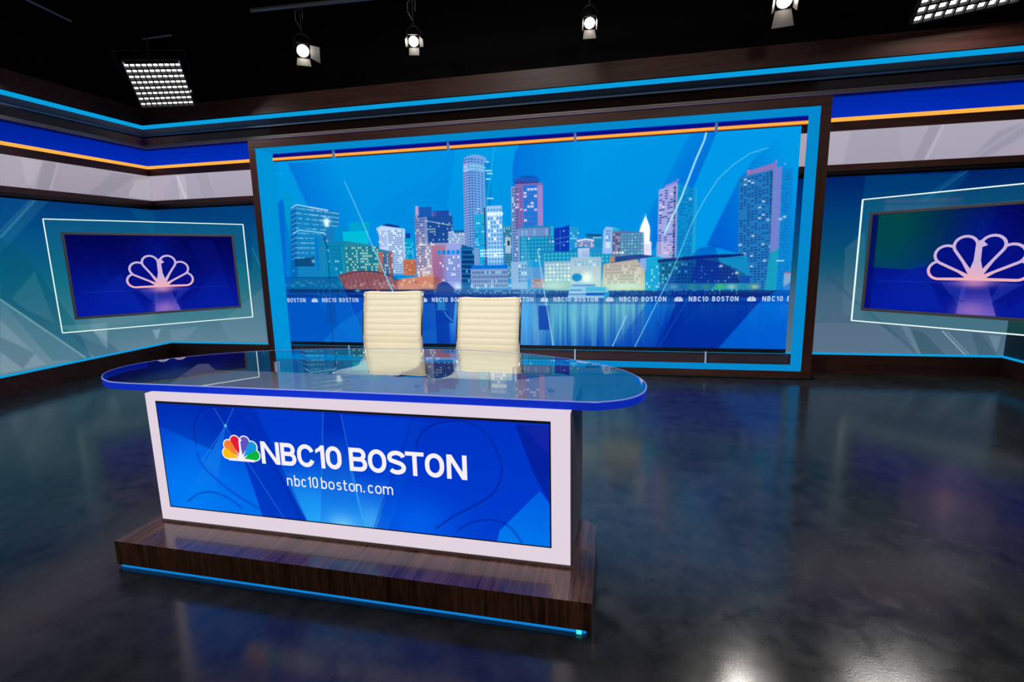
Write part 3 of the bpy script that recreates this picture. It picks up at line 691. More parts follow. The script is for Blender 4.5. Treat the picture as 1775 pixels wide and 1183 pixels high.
#   white tower and neighbours
cv.poly([(652, 396), (661, 391), (702, 397), (703, 476), (682, 476), (680, 436), (658, 432), (657, 410)], (166, 192, 226), 1)
cv.poly([(661, 391), (672, 388), (692, 392), (692, 395)], (20, 40, 130), 1)
cv.windows(672, 399, 702, 476, 9, 20, (24, 60, 140), (235, 245, 255), .16, .5, .55)
cv.windows(654, 400, 671, 428, 5, 8, (80, 90, 160), (235, 245, 255), .3, .5, .5)
cv.box(701, 412, 718, 452, (0, 156, 212)); cv.windows(701, 420, 718, 452, 6, 9, (0, 90, 180), (150, 250, 255), .5, .6, .4)
cv.box(703, 405, 712, 413, (10, 60, 170))
cv.box(699, 450, 722, 478, (196, 112, 86)); cv.windows(699, 454, 722, 474, 8, 5, (140, 70, 60), (240, 190, 150), .2, .5, .5)
#   dark stepped tower
cv.box(718, 372, 786, 484, (96, 128, 196), 1, (190, 160, 176))
cv.box(724, 360, 749, 376, (24, 84, 180)); cv.box(752, 366, 779, 384, (28, 70, 170)); cv.box(720, 358, 726, 374, (170, 150, 200)); cv.box(750, 367, 757, 384, (80, 80, 170))
cv.windows(718, 374, 740, 484, 7, 24, (40, 60, 140), (240, 225, 190), .14, .55, .5)
cv.box(740, 376, 786, 420, (24, 74, 160)); cv.windows(740, 386, 786, 422, 12, 8, (14, 48, 130), (190, 200, 190), .22, .6, .45)
for k in range(9): cv.line([(738+k*5.2, 383+k*.9), (741.5+k*5.2, 383.6+k*.9)], 2.4, (190, 225, 225), .5+.5*random.random())
cv.windows(722, 422, 756, 480, 9, 11, (120, 110, 150), (250, 240, 210), .34, .6, .5)
cv.box(777, 402, 806, 430, (150, 176, 214)); cv.windows(778, 404, 805, 430, 10, 6, (60, 90, 160), (240, 245, 235), .2, .5, .5)
cv.box(787, 400, 805, 404, (20, 90, 150))
#   round-topped tall tower
top = [(803, 285)]+[(803+20.5-20.5*math.cos(a), 279-11*math.sin(a)) for a in np.linspace(.1, PI-.5, 10)]+[(842, 270), (845, 290), (845, 470), (806, 470)]
cv.poly(top, (108, 160, 224), 1)
cv.poly([(803, 285), (810, 276), (813, 470), (807, 470)], (150, 160, 214), .9)
cv.box(840, 282, 855, 462, (0, 132, 216)); cv.box(822, 372, 842, 462, (0, 168, 224), .75)
xs = [804.5, 808, 812.6, 817.6, 823, 829, 835]
for i, x in enumerate(xs):
    for k in range(43):
        y = 275.5+k*4.62+(abs(i-3)**1.5)*.5
        if 284 < y < 297 or (i > 3 and y > 366 and random.random() < .7): continue
        hw = (1.0, 1.5, 1.8, 2.0, 2.0, 1.7, 1.5)[i]
        cv.line([(x-hw/2+k*.1, y), (x+hw/2+k*.1, y)], 2.6, (20, 56, 160) if i < 4 else (10, 86, 196), .9)
for yy in (287.5, 293):
    for k in range(11):
        if random.random() < .85: cv.line([(804+k*3.5, yy+3-3.2*math.sin(k/10*PI)), (806.3+k*3.5, yy+3-3.2*math.sin((k+.6)/10*PI))], 2.0, (140, 228, 246), .9)
for yy, a, b in ((281, 843, 847), (296, 842, 852), (301, 845, 853), (310.5, 843, 850), (344, 844, 854.5), (387, 826, 831), (362, 827, 831)): cv.line([(a, yy), (b, yy)], 2.4, (200, 240, 250), .95)
cv.windows(822, 400, 842, 462, 6, 14, (0, 130, 210), (200, 245, 250), .2, .5, .45, .6)
cv.box(839, 360, 844, 462, (40, 50, 90))
#   lattice block
cv.box(843, 358, 873, 468, (150, 186, 228)); cv.windows(844, 361, 872, 460, 5, 14, (20, 132, 210), (235, 250, 255), .1, .55, .6)
cv.windows(844, 368, 872, 374, 5, 1, (225, 245, 250), (235, 250, 255), .6, .8, .7); cv.windows(832, 432, 873, 446, 12, 3, (210, 240, 250), (240, 250, 255), .5, .7, .5)
cv.box(873, 392, 888, 484, (60, 140, 180)); cv.windows(873, 394, 888, 484, 6, 20, (20, 60, 100), (220, 245, 235), .25, .6, .5)
cv.box(876, 412, 886, 440, (150, 176, 200)); cv.box(880, 418, 884, 426, (10, 20, 50))
#   pink-lavender block
cv.box(748, 426, 775, 505, (170, 110, 150), 1, (150, 90, 140)); cv.box(774, 424, 801, 505, (140, 150, 216)); cv.box(767, 436, 800, 500, (130, 146, 214), .6)
cv.poly([(800, 424), (826, 432), (826, 500), (800, 505)], (10, 84, 160), 1)
cv.windows(757, 433, 798, 442, 5, 1, (0, 120, 226), (0, 150, 230), .3, .7, .7); cv.windows(757, 444, 798, 488, 10, 9, (90, 110, 190), (225, 240, 245), .14, .6, .6, .7)
for k in range(7):
    cv.windows(800, 434+k*8.2, 822, 441+k*8.2, 6, 1, (10, 34, 90), (60, 180, 210), .06, .7, .75)
    cv.line([(800, 433+k*8.3), (824, 434+k*8.3)], 1.6, (60, 150, 200), .7)
cv.box(822, 430, 832, 468, (110, 150, 210))
#   blue-roofed block
cv.box(817, 461, 881, 467, (0, 110, 224)); cv.box(816, 467, 882, 500, (124, 150, 206)); cv.windows(818, 469, 881, 499, 17, 4, (30, 84, 130), (130, 210, 220), .12, .5, .55)
#   round drum tower
cv.box(893, 311, 934, 324, (50, 50, 140)); cv.poly([(892, 312), (905, 305), (925, 304), (934, 309), (934, 315), (892, 315)], (10, 84, 190), 1)
for k in range(12): cv.line([(894+k*3.4, 309), (894+k*3.4, 322)], 1.2, (120, 90, 170) if k < 6 else (70, 110, 200), .7)
cv.box(886, 324, 907, 505, (120, 150, 206)); cv.box(893, 320, 942, 397, (126, 104, 176)); cv.box(907, 322, 932, 397, (36, 110, 216)); cv.box(932, 322, 942, 397, (150, 124, 196))
cv.windows(887, 326, 899, 500, 3, 34, (30, 50, 110), (235, 245, 240), .12, .5, .6)
cv.windows(894, 326, 907, 396, 2, 16, (90, 66, 150), (240, 200, 220), .12, .6, .4)
cv.windows(907, 326, 932, 396, 4, 12, (20, 120, 216), (205, 200, 235), .3, .8, .6)
for y in np.arange(334, 396, 9.5): cv.line([(900, y+2), (916, y+3.5), (935, y+1)], 1.0, (150, 90, 170), .7)
#   teal grid building
cv.box(900, 393, 962, 470, (20, 128, 190)); cv.box(900, 396, 952, 410, (110, 130, 190)); cv.windows(902, 398, 951, 408, 7, 1, (90, 150, 216), (110, 170, 230), .3, .6, .8)
cv.windows(902, 411, 962, 454, 10, 7, (40, 190, 220), (190, 230, 245), .05, .55, .5); cv.line([(952, 396), (952, 430)], 2.2, (90, 100, 160), .8)
cv.box(955, 392, 960, 410, (30, 170, 220))
cv.box(886, 454, 915, 505, (130, 170, 214)); cv.windows(898, 458, 914, 490, 3, 5, (40, 100, 160), (220, 240, 250), .2, .5, .6)
cv.box(915, 454, 945, 476, (20, 150, 215)); cv.box(915, 464, 945, 484, (110, 150, 210), .8); cv.box(921, 484, 947, 500, (176, 112, 116)); cv.windows(921, 485, 947, 492, 8, 2, (140, 80, 90), (235, 190, 160), .35, .5, .5)
#   long cyan building
cv.box(941, 437, 1062, 472, (20, 130, 186)); cv.windows(941, 438, 1062, 455, 18, 3, (60, 206, 224), (140, 230, 240), .1, .55, .6)
cv.box(943, 454, 990, 505, (150, 160, 180), 1, (150, 190, 160)); cv.windows(944, 456, 989, 488, 7, 5, (196, 220, 238), (240, 245, 225), .4, .6, .6)
#   dark blue glass pair
cv.poly([(960, 396), (976, 394), (987, 390), (987, 436), (961, 436)], (10, 50, 180), 1); cv.poly([(987, 392), (1003, 394), (1005, 436), (987, 436)], (30, 150, 220), 1)
cv.windows(961, 398, 987, 434, 4, 6, (20, 70, 196), (180, 220, 245), .12, .4, .3, .6); cv.windows(988, 402, 1004, 434, 4, 7, (20, 120, 210), (190, 240, 245), .3, .7, .35)
for y in (412, 420): cv.line([(962, y+3), (986, y-2)], 1.0, (110, 180, 240), .8)
cv.line([(971, 398), (971, 434)], 1.0, (120, 180, 240), .6)
#   clustered roofs
cv.box(1016, 406, 1042, 416, (10, 110, 170)); cv.line([(1016, 407), (1042, 408)], 2.4, (20, 50, 120), 1)
for x in (1030, 1035, 1040): cv.line([(x-.8, 412), (x+.8, 412)], 2.4, (220, 235, 245), 1)
cv.box(1000, 415, 1030, 432, (120, 140, 190)); cv.line([(1001, 418), (1015, 414.5), (1029, 417)], 2.6, (226, 224, 236), 1); cv.windows(1000, 420, 1034, 432, 10, 3, (70, 90, 150), (235, 225, 220), .4, .6, .5)
cv.box(1030, 414, 1046, 440, (20, 134, 200)); cv.box(1014, 430, 1050, 440, (30, 140, 205))
cv.poly([(1046, 400), (1050, 393), (1060, 394), (1073, 396), (1073, 440), (1044, 440)], (140, 176, 226), 1); cv.box(1062, 396, 1074, 408, (40, 170, 214))
cv.windows(1050, 398, 1058, 430, 2, 6, (60, 120, 190), (210, 235, 250), .2, .6, .7)
#   framed teal block
cv.poly([(1061, 402), (1075, 400), (1116, 403), (1116, 448), (1061, 448)], (96, 110, 160), 1); cv.windows(1076, 404, 1115, 447, 7, 8, (40, 186, 220), (90, 216, 232), .3, .62, .62)
cv.windows(1062, 404, 1075, 440, 3, 7, (60, 50, 90), (190, 160, 190), .3, .5, .6); cv.windows(1062, 436, 1082, 440, 4, 1, (240, 225, 220), (250, 240, 230), .5, .6, .8)
#   clock tower
cv.poly([(1109, 400), (1111, 392), (1119, 373), (1126, 392), (1127, 400)], (232, 226, 226), 1); cv.line([(1119, 371), (1119, 378)], 1.2, (210, 230, 250), .9)
cv.poly([(1108, 400), (1127, 400), (1126, 418), (1129, 420), (1129, 443), (1116, 443), (1116, 403), (1108, 402)], (226, 218, 222), 1); cv.box(1117, 422, 1128, 441, (206, 200, 226)); cv.windows(1118, 424, 1127, 438, 3, 1, (150, 150, 200), (170, 170, 210), .3, .4, .9)
#   harbour towers
def tower(xl, xm, xr, yl, ym, yr, yb, nx, ny, ca, cb, cc, wa, nx2):
    cv.poly([(xl, yl), (xm, ym), (xm-2, yb), (xl-3, yb)], ca, 1)
    cv.poly([(xm, ym), (xr, yr), (xr-5, yb), (xm-3, yb)], cb, 1)
    for i in range(nx):
        for k in range(ny):
            fx = (i+.5)/nx; x = xl+(xm-xl)*fx*.86+1.5; yt = yl+(ym-yl)*fx; y = yt+4+(yb-yt-4)*(k+.5)/ny; sh = -3*(k/ny)
            r_ = random.random()
            if r_ < wa: cv.line([(x-1.3+sh, y), (x+1.3+sh, y-.4)], 2.7, (16, 50, 140), .85)
            elif r_ > .965: cv.line([(x-1.3+sh, y), (x+1.3+sh, y-.4)], 2.7, (245, 215, 215), .9)
    for k in range(ny+6):
        y = ym+6+(yb-ym-8)*k/(ny+6); cv.line([(xm-(xm-xl)*.17-2*k/ny, y+1), (xm-(xm-xl)*.12-2*k/ny, y)], 2.4, (16, 30, 80), .9)
        for j in range(nx2):
            if random.random() < .55: x = xm+3+(xr-xm-8)*(j+.5)/nx2-3*k/ny; cv.line([(x-.7, y), (x+.7, y)], 1.9, cc, .7)
cv.poly([(1153, 322), (1174, 313), (1175, 330), (1153, 332)], (136, 128, 206), 1)
tower(1142, 1175, 1207, 329, 318, 328, 450, 6, 27, (146, 150, 210), (10, 138, 212), (10, 60, 150), .42, 6)
cv.poly([(1205, 326), (1209, 328), (1205, 450), (1198, 450)], (30, 160, 222), .9)
cv.box(1138, 420, 1165, 448, (190, 170, 206), .5)
cv.poly([(1294, 297), (1346, 281), (1348, 300), (1294, 306)], (128, 110, 186), 1)
tower(1281, 1348, 1374, 308, 292, 292, 505, 9, 44, (30, 116, 190), (10, 130, 214), (10, 80, 180), .62, 5)
cv.poly([(1340, 292), (1356, 288), (1350, 430), (1334, 440)], (110, 124, 204), .95)
cv.poly([(1334, 440), (1350, 430), (1345, 505), (1325, 505)], (20, 160, 200), .9)
cv.glowspot((1297, 296), 2, (255, 120, 150), .9); cv.glowspot((1346, 280), 2, (255, 120, 190), .9); cv.glowspot((1361, 284), 1.6, (210, 150, 240), .9); cv.glowspot((1175, 312), 2, (230, 130, 230), .9)
for p in ((1331, 381), (1305, 409), (1360, 376), (1353, 380), (1325, 452), (1197, 345), (1283, 425), (1290, 440)): cv.glowspot(p, 2.4, (225, 230, 245), .9, 1.3)
cv.line([(1347, 452), (1358, 452)], 2.4, (200, 240, 250), .9)
cv.box(1360, 474, 1374, 505, (120, 160, 205)); cv.line([(1361, 473), (1373, 473)], 3, (190, 80, 110), .9)
#   right-hand wharf
cv.poly([(1122, 446), (1141, 444), (1165, 455), (1165, 505), (1117, 505)], (20, 168, 220), 1); cv.box(1110, 448, 1120, 470, (140, 160, 215)); cv.windows(1120, 460, 1144, 500, 6, 7, (20, 130, 200), (200, 240, 245), .25, .6, .5, .7)
cv.poly([(1140, 450), (1222, 442), (1290, 440), (1290, 452), (1140, 456)], (14, 30, 110), 1)
cv.poly([(1143, 455), (1250, 446), (1290, 452), (1293, 498), (1143, 500)], (20, 96, 150), 1)
cv.windows(1147, 456, 1208, 492, 11, 6, (10, 44, 96), (90, 200, 214), .2, .6, .6)
cv.poly([(1208, 448), (1250, 455), (1275, 470), (1283, 492), (1196, 492)], (16, 44, 132), .95); cv.windows(1202, 460, 1278, 490, 13, 5, (20, 64, 160), (60, 150, 214), .3, .5, .5)
cv.poly([(1245, 448), (1295, 442), (1300, 480), (1270, 462), (1250, 456)], (14, 140, 206), .9); cv.poly([(1283, 478), (1300, 478), (1300, 505), (1283, 505)], (16, 70, 180), .9)
cv.glowspot((1250, 461), 2.6, (235, 225, 235), .9, 1.3); cv.glowspot((1277, 473), 2.8, (225, 230, 230), .9, 1.3)
cv.poly([(1145, 491), (1300, 491), (1300, 504), (1145, 504)], (40, 150, 180), .8)
for x, c in ((1168, (150, 210, 200)), (1200, (60, 190, 130)), (1224, (70, 196, 110)), (1248, (60, 190, 110)), (1268, (140, 190, 190)), (1308, (150, 190, 150))): cv.glowspot((x, 497), 5.5, c, .95, 1.7)
#   arch building and rotunda
cv.poly([(989, 432), (1003, 427), (1012, 427), (1023, 431), (1023, 437), (989, 437)], (20, 130, 196), 1); cv.box(1002, 431, 1022, 447, (170, 186, 222)); cv.windows(1003, 433, 1021, 446, 9, 1, (130, 150, 200), (190, 200, 230), .3, .5, .9)
cv.box(989, 447, 1042, 505, (168, 174, 196), 1, (196, 206, 176)); cv.windows(994, 451, 1040, 461, 7, 2, (50, 180, 205), (230, 245, 250), .3, .35, .6)
cv.glowspot((1017, 482), 12, (236, 236, 204), .95); cv.line([(1017+15*math.cos(a), 481-15*math.sin(a)) for a in np.linspace(0, PI, 14)], 1.6, (176, 170, 176), .9)
cv.poly([(1000+9*math.cos(a), 481-7*math.sin(a)) for a in np.linspace(0, 2*PI, 16)], (20, 130, 200), 1)
#   brick hotel
cv.poly([(1046, 458), (1060, 455), (1103, 447), (1118, 470), (1118, 505), (1042, 505)], (190, 152, 140), 1, ((1080, 450), (1080, 505)), (196, 200, 150))
cv.poly([(1058, 446), (1110, 441), (1138, 444), (1100, 450), (1060, 456)], (26, 40, 120), .9); cv.box(1058, 445, 1066, 455, (190, 120, 90))
cv.windows(1049, 459, 1110, 492, 17, 6, (150, 116, 116), (226, 216, 196), .3, .5, .55)
cv.glowspot((960, 495), 9, (200, 216, 180), .8, 3.0); cv.glowspot((1080, 497), 8, (206, 216, 180), .85, 4.0)
for p in ((818, 496), (842, 496), (853, 496), (884, 495), (828, 499), (795, 498)): cv.glowspot(p, 3.4, (190, 232, 245), .9)
cv.glowspot((793, 497), 8, (190, 215, 235), .8)
cv.poly([(792, 503), (945, 500), (945, 513), (792, 513)], (40, 120, 190), .8); cv.windows(792, 503, 960, 513, 46, 3, (16, 50, 110), (170, 235, 245), .4, .6, .6)
cv.poly([(945, 504), (1400, 503), (1400, 514), (945, 514)], (14, 46, 120), .85); cv.windows(945, 503, 1300, 511, 90, 2, (16, 40, 90), (90, 190, 215), .35, .4, .6, .7)
#   bridge and left shore
cv.poly([(489, 481), (600, 480), (600, 503), (489, 503)], (10, 84, 150), .95); cv.line([(489, 481), (600, 481)], 2, (10, 40, 110), .9)
for k in range(26): cv.glowspot((492+k*4.3, 487+random.random()*11), 3.2, random.choice([(40, 150, 170), (60, 180, 190), (130, 110, 160), (90, 200, 190)]), .6)
cv.poly([(586, 478), (604, 471), (630, 469), (655, 472), (682, 485), (700, 486), (762, 480), (762, 503), (600, 503)], (150, 82, 92), .95)
cv.poly([(690, 484), (752, 476), (752, 503), (690, 503)], (206, 128, 104), .9)
for k in range(46): cv.glowspot((598+k*3.4, 485+random.random()*14), 2.6, random.choice([(236, 190, 160), (200, 120, 110), (225, 235, 225), (110, 50, 80), (190, 90, 80)]), .7)
cv.line([(588, 479)]+[(588+k*8, 479-9*math.sin(PI*min(1, k/11.5))) for k in range(1, 12)]+[(690, 486)], 2.2, (60, 34, 80), .95)
for k in range(12): cv.line([(592+k*8, 478-7*math.sin(PI*k/12)), (600+k*8, 500)], 1.3, (70, 34, 76), .75); cv.line([(600+k*8, 476-7*math.sin(PI*k/12)), (594+k*8, 500)], 1.1, (90, 40, 76), .6)
cv.poly([(490, 501), (752, 502), (752, 508), (490, 508)], (10, 24, 90), .95); cv.glowspot((620, 504), 3, (90, 220, 225), .9, 2); cv.glowspot((655, 504), 3, (235, 60, 90), .9, 1.4)
#   water columns: smeared reflections of the shore
src = cv.a[max(0, row_h-70):row_h-2].copy(); prof = src[-26:].mean(0); rows = cv.ch-row_h
jit = rng.random((rows+1, cv.cw+1, 1))
colr = rng.random(cv.cw+1); colr = np.convolve(colr, np.ones(5)/5, 'same'); ln_ = np.convolve(rng.random(cv.cw+1), np.ones(9)/9, 'same')
pf_ = np.stack([np.convolve(prof[:, k], np.ones(7)/7, 'same') for k in range(3)], 1)
U = (np.arange(cv.cw+1)/cv.k)
# strong streaks between the chairs and the arch, fading to the right
xa = cv.cx((770, 560))[0]; xb = cv.cx((960, 560))[0]; xc_ = cv.cx((1110, 560))[0]; xd = cv.cx((1330, 560))[0]
env = np.interp(np.arange(cv.cw+1), [0, xa-100, xa, xb, xc_, xc_+150, cv.cw], [.12, .2, .95, 1.0, .75, .42, .40])
lenv = np.interp(np.arange(cv.cw+1), [0, xa, xb, xc_, xc_+60, cv.cw], [.2, .95, 1.0, .75, .42, .5])
for r_ in range(rows+1):
    d = r_/rows; t = np.clip(env*(.25+1.5*colr)*np.clip(1.35-d/(lenv*(.45+1.1*ln_)), 0, 1), 0, .95)[:, None]
    tint = pf_*np.array([.85, 1.12, 1.15])+np.array([0, .06, .10]); cv.a[row_h+r_] = cv.a[row_h+r_]*(1-t)+np.clip(tint, 0, 1)*t
cv.poly([(465, 514), (760, 514), (760, 640), (465, 640)], (4, 74, 200), .75, ((600, 514), (600, 640)), (0, 90, 214))
cv.poly([(480, 514), (540, 514), (620, 600), (560, 606), (480, 606)], (0, 62, 190), .6)
cv.poly([(640, 530), (650, 606), (545, 606), (590, 560)], (16, 112, 220), .5)
cv.poly([(465, 510), (1400, 510), (1400, 516), (465, 516)], (10, 28, 110), .75)
cv.poly([(730, 500), (1400, 508), (1400, 528), (730, 526)], (10, 26, 120), .35)
#   foreground bollard, dome, umbrella lamp
cv.poly([(755+0, 509), (758, 494), (768, 488), (776, 490), (787, 500), (787, 512)], (16, 44, 140), 1)
cv.poly([(752, 509), (790, 509), (786, 560), (756, 560)], (10, 56, 160), .8); cv.box(758, 516, 772, 540, (30, 130, 200), .8)
cv.poly([(755, 537), (777, 537), (780, 598), (757, 598)], (6, 56, 170), .95); cv.line([(755, 537), (777, 537)], 1.5, (40, 130, 220), .9)
cv.line([(729, 550), (742, 549), (755, 544)], 3, (16, 90, 150), .9); cv.line([(770, 540), (776, 549), (784, 556)], 2.4, (70, 170, 230), .8)
cv.poly([(730, 575), (757, 570), (757, 598), (730, 598)], (20, 90, 190), .6)
cv.poly([(886, 514), (920, 514), (920, 606), (886, 606)], (60, 150, 220), .45); cv.poly([(933, 530), (951, 530), (952, 572), (934, 572)], (10, 40, 160), .85)
cv.glowspot((566, 384), 9, (225, 245, 250), 1.0); cv.glowspot((566, 390), 5, (230, 245, 250), 1.0); cv.glowspot((543, 453), 4, (200, 240, 245), .9); cv.glowspot((508, 470), 4, (60, 190, 215), .8); cv.glowspot((566, 418), 3, (200, 230, 210), .8)
cv.line([(563, 410), (568, 440), (571, 480), (573, 530), (578, 606)], 3.0, (6, 54, 130), .85); cv.line([(560, 412), (569, 432)], 2.4, (6, 60, 140), .7)
for x in (552, 561, 571, 591): cv.line([(x, 500), (x, 512), (x+14, 514)], 1.1, (60, 150, 225), .6)
cv.poly([(566, 510), (582, 522), (584, 560), (566, 560)], (6, 50, 160), .6)
#   ferry
cv.poly([(986, 506), (990, 494), (998, 490), (1032, 492), (1034, 498), (1055, 499), (1055, 516), (984, 516)], (150, 190, 226), 1)
for y, a, b in ((495, 992, 1031), (503, 988, 1008), (510.5, 986, 1016)): cv.line([(a, y), (b, y)], 2.0, (20, 50, 120), .95)
cv.box(1016, 498, 1050, 505, (60, 180, 220)); cv.box(1016, 508, 1050, 513, (0, 70, 180)); cv.poly([(1046, 506), (1056, 506), (1056, 517), (1048, 517)], (20, 140, 210), 1)
cv.glowspot((900, 500), 16, (150, 205, 225), .30, 16)
cv.glowspot((700, 498), 12, (210, 150, 140), .25, 7)
#   translucent overlays sweeping over everything
cv.poly([(465, 330), (498, 283), (540, 370), (575, 450), (640, 606), (465, 606)], (0, 150, 222), .20)
cv.line([(498, 283), (545, 380), (590, 490), (640, 606)], 1.2, (60, 180, 230), .35)
cv.poly([(465, 350), (485, 350), (500, 400), (510, 480), (500, 510), (465, 510)], (0, 96, 214), .45)
cv.poly([(465, 270), (484, 268), (484, 606), (465, 606)], (0, 130, 214), .35)
cv.poly([(1212, 430), (1240, 425), (1250, 480), (1150, 606), (1062, 606), (1140, 500)], (0, 40, 168), .38)
cv.poly([(1400, 470), (1316, 524), (1244, 606), (1400, 606)], (0, 108, 226), .62)
cv.poly([(1172, 524), (1320, 520), (1240, 606), (1140, 606)], (0, 34, 150), .62)
cv.poly([(920, 440), (1185, 440), (1135, 606), (930, 606)], (40, 170, 230), .14)
cv.line([(1196, 512), (1140, 606)], 1.0, (60, 150, 230), .5)
cv.poly([(905, 400), (922, 455), (938, 606), (896, 606), (903, 470)], (120, 190, 235), .28)
cv.line([(597, 314), (620, 365), (645, 425), (683, 510)], 3.4, (110, 200, 240), .55, 1.0)
cv.line([(1226, 222), (1221, 243), (1207, 275), (1180, 345), (1152, 405)], 3.6, (160, 220, 245), .95, 1.0)
cv.line([(1332, 256), (1300, 266), (1272, 285), (1245, 310), (1222, 345), (1200, 385), (1182, 430), (1160, 482), (1130, 542), (1098, 606)], 1.7, (120, 210, 240), .7, 1.0)
cv.line([(1086, 547), (1059, 606)], 2.0, (170, 215, 245), .9); cv.line([(932, 434), (945, 515), (960, 604)], 1.7, (190, 225, 245), .9); cv.line([(857, 252), (843, 360)], 1.3, (60, 200, 240), .8)
hi = cv.a*np.clip((cv.a.min(2, keepdims=True)-.35)*2, 0, 1)*.4
def blur(A, r):
    k = np.exp(-(np.arange(-2*r, 2*r+1)/r)**2); k /= k.sum(); A = A.copy()
    for ax in (0, 1):
        n = A.shape[ax]; P_ = np.concatenate([np.take(A, [0]*(2*r), ax), A, np.take(A, [n-1]*(2*r), ax)], ax)
        A = sum(k[i]*np.take(P_, range(i, i+n), ax) for i in range(4*r+1))
    return A
cv.a = np.clip(cv.a, 0, 1)**np.array([.95, .93, .97])
cv.a = np.clip(cv.a*.62+.36*blur(cv.a, 1)+.35*blur(hi, 3)+.25*blur(hi, 8), 0, 1)
ox_, oy_, oz_ = vw.location
cv.mesh('display', lambda U_, V_: np.stack([(VX0+U_)*S-ox_, np.full_like(U_, VY*S-oy_), (VZ0+V_)*S-oz_], 1), SCREEN, vw)
#   running line of words and bird marks
def vt3(U_, V_, lift=0): return np.stack([(VX0+U_)*S-ox_, np.full_like(U_, (VY-.0012)*S-oy_-lift), (VZ0+V_)*S-oz_], 1)
a_, b_ = vmap(959.5, 519), vmap(1036.5, 519); period = vmap(1073.5, 519)[0]-a_[0]; tw = b_[0]-a_[0]
zt = vmap(960, 515.2)[1]; zb = vmap(960, 523.3)[1]; chh = zt-zb
WORD = [('N', .70), ('B', .62), ('C', .64), ('1', .36), ('0', .58), ('_', .34), ('B', .62), ('O', .66), ('S', .62), ('T', .64), ('O', .66), ('N', .70)]
def word(letters, x0, y0, width, hgt, wgt, gap):
    tot = sum(l[1] for l in letters)+gap*(len(letters)-1); k = width/tot; out = []; x = 0; hk = hgt
    for ch, W in letters:
        for q in glyph(ch, wgt, W): out.append([(x0+(x+p[0])*k, y0+p[1]*hk) for p in q])
        x += W+gap
    return out
def mark(cx_, y0, hgt, k=1.0): # small solid bird mark
    out = []
    for an, d, r_ in PETALS: out.append([(cx_+p[0]*hgt*1.08, y0+p[1]*hgt*1.08) for p in place_petal(teardrop(d, r_*.70, 10), an)])
    return out
polys = []
for n in range(-5, 4):
    x0 = a_[0]+n*period
    if x0+tw > .02: polys += [q for q in word(WORD, x0, zb, tw, chh, .17, .24) if min(p[0] for p in q) > .01 and max(p[0] for p in q) < VX1-VX0]
    mx = x0-period*.143
    if mx > .05: polys += [q for q in mark(mx, zb-chh*.02, chh*1.12)]
flat(polys, vt3, 'ticker_text', glow('ticker_white', rgb(196, 214, 240), 1.0), vw)

# amber tubes across the head of the portal, one between each pair of pins
ty = YB-.010
edges = [IX0+.004]+PINS+[IX1-.004]
labs = ['leftmost', 'second from the left', 'middle', 'second from the right', 'rightmost']
for i in range(5):
    xa_, xb_ = edges[i]+(.012 if i else 0), edges[i+1]-(.012 if i < 4 else 0)
    xm = (xa_+xb_)/2; zc_ = 2.026
    t = thing('tube_light', '%s amber tube light across the top of the skyline screen' % labs[i], 'tube light', (xm, ty, zc_), group='amber tube lights above the screen')
    hl = (xb_-xa_)/2
    MB().box(-hl, hl, -.004, .010, .002, .032).build('housing', NAVY, t)
    MB().box(-hl, hl, -.006, .010, -.028, .002).build('tube_rim', ORANGEDEEP, t)
    MB().box(-hl, hl, -.0085, -.006, -.022, -.003).build('tube', ORANGE, t)
    MB().box(-hl, hl, -.005, .012, -.034, -.028).build('reflector', BLACKGLOSS, t)
for i, x in enumerate(PINS):
    tag(MB().tube([(x, ty-.018, 1.985), (x, ty-.018, IZ1-2*e)], .0105, 12).build('hanging_pin', STEEL), ['leftmost', 'second from left', 'third from left', 'rightmost'][i]+' short steel pin holding the amber tubes under the portal head', 'pin', 'steel pins above the screen')
# cable round the foot of the portal
tag(MB().tube([(-1.2, 4.235, .008), (.2, 4.236, .008), (1.2, 4.234, .008), (1.50, 4.236, .008), (1.566, 4.262, .008), (1.572, 4.32, .009), (1.55, 4.40, .02), (1.545, 4.47, .05)], .0075, 8).build('power_cable', CABLE),
    'black cable lying along the foot of the portal frame', 'cable')

# =================================================================== CORNER TELEVISIONS AND THEIR ACRYLIC PANES
def bird_outline(o, cx_, y0, hgt, to3d, mat, matbody):
    mb = MB(1); rw = .052; lift = .001
    for k in (0, 5, 1, 4, 2, 3):
        an, d, r_ = PETALS[k]; d = d*1.04; r_ = r_*1.02
        for pts, mi in ((teardrop(d, r_, 26), 0), (teardrop(d, r_-rw, 26), 1)):
            pts = [(x+(.17 if (i == 0 and mi) else 0), y) for i, (x, y) in enumerate(pts)]; q = place_petal(pts, an)
            P = to3d(np.array([cx_+p[0]*hgt for p in q]), np.array([y0+p[1]*hgt for p in q]), lift); lift += .0004
            mb.add([tuple(p) for p in P], [tuple(range(len(q)))], mi)
    body = [(-.15, 0), (.15, 0), (.055, .40), (.05, .66), (.13, .70), (.05, .79), (.0, .80), (-.05, .70), (-.055, .40)]
    P = to3d(np.array([cx_+p[0]*hgt for p in body]), np.array([y0+p[1]*hgt for p in body]), lift); mb.add([tuple(p) for p in P], [tuple(range(len(body)))])
    return mb.build('bird_logo', [mat, glow('logo_feather_blue', rgb(5, 16, 128), 1.0)], o)
LOGO = glow('rosy_white_logo', rgb(206, 184, 216), 1.0)
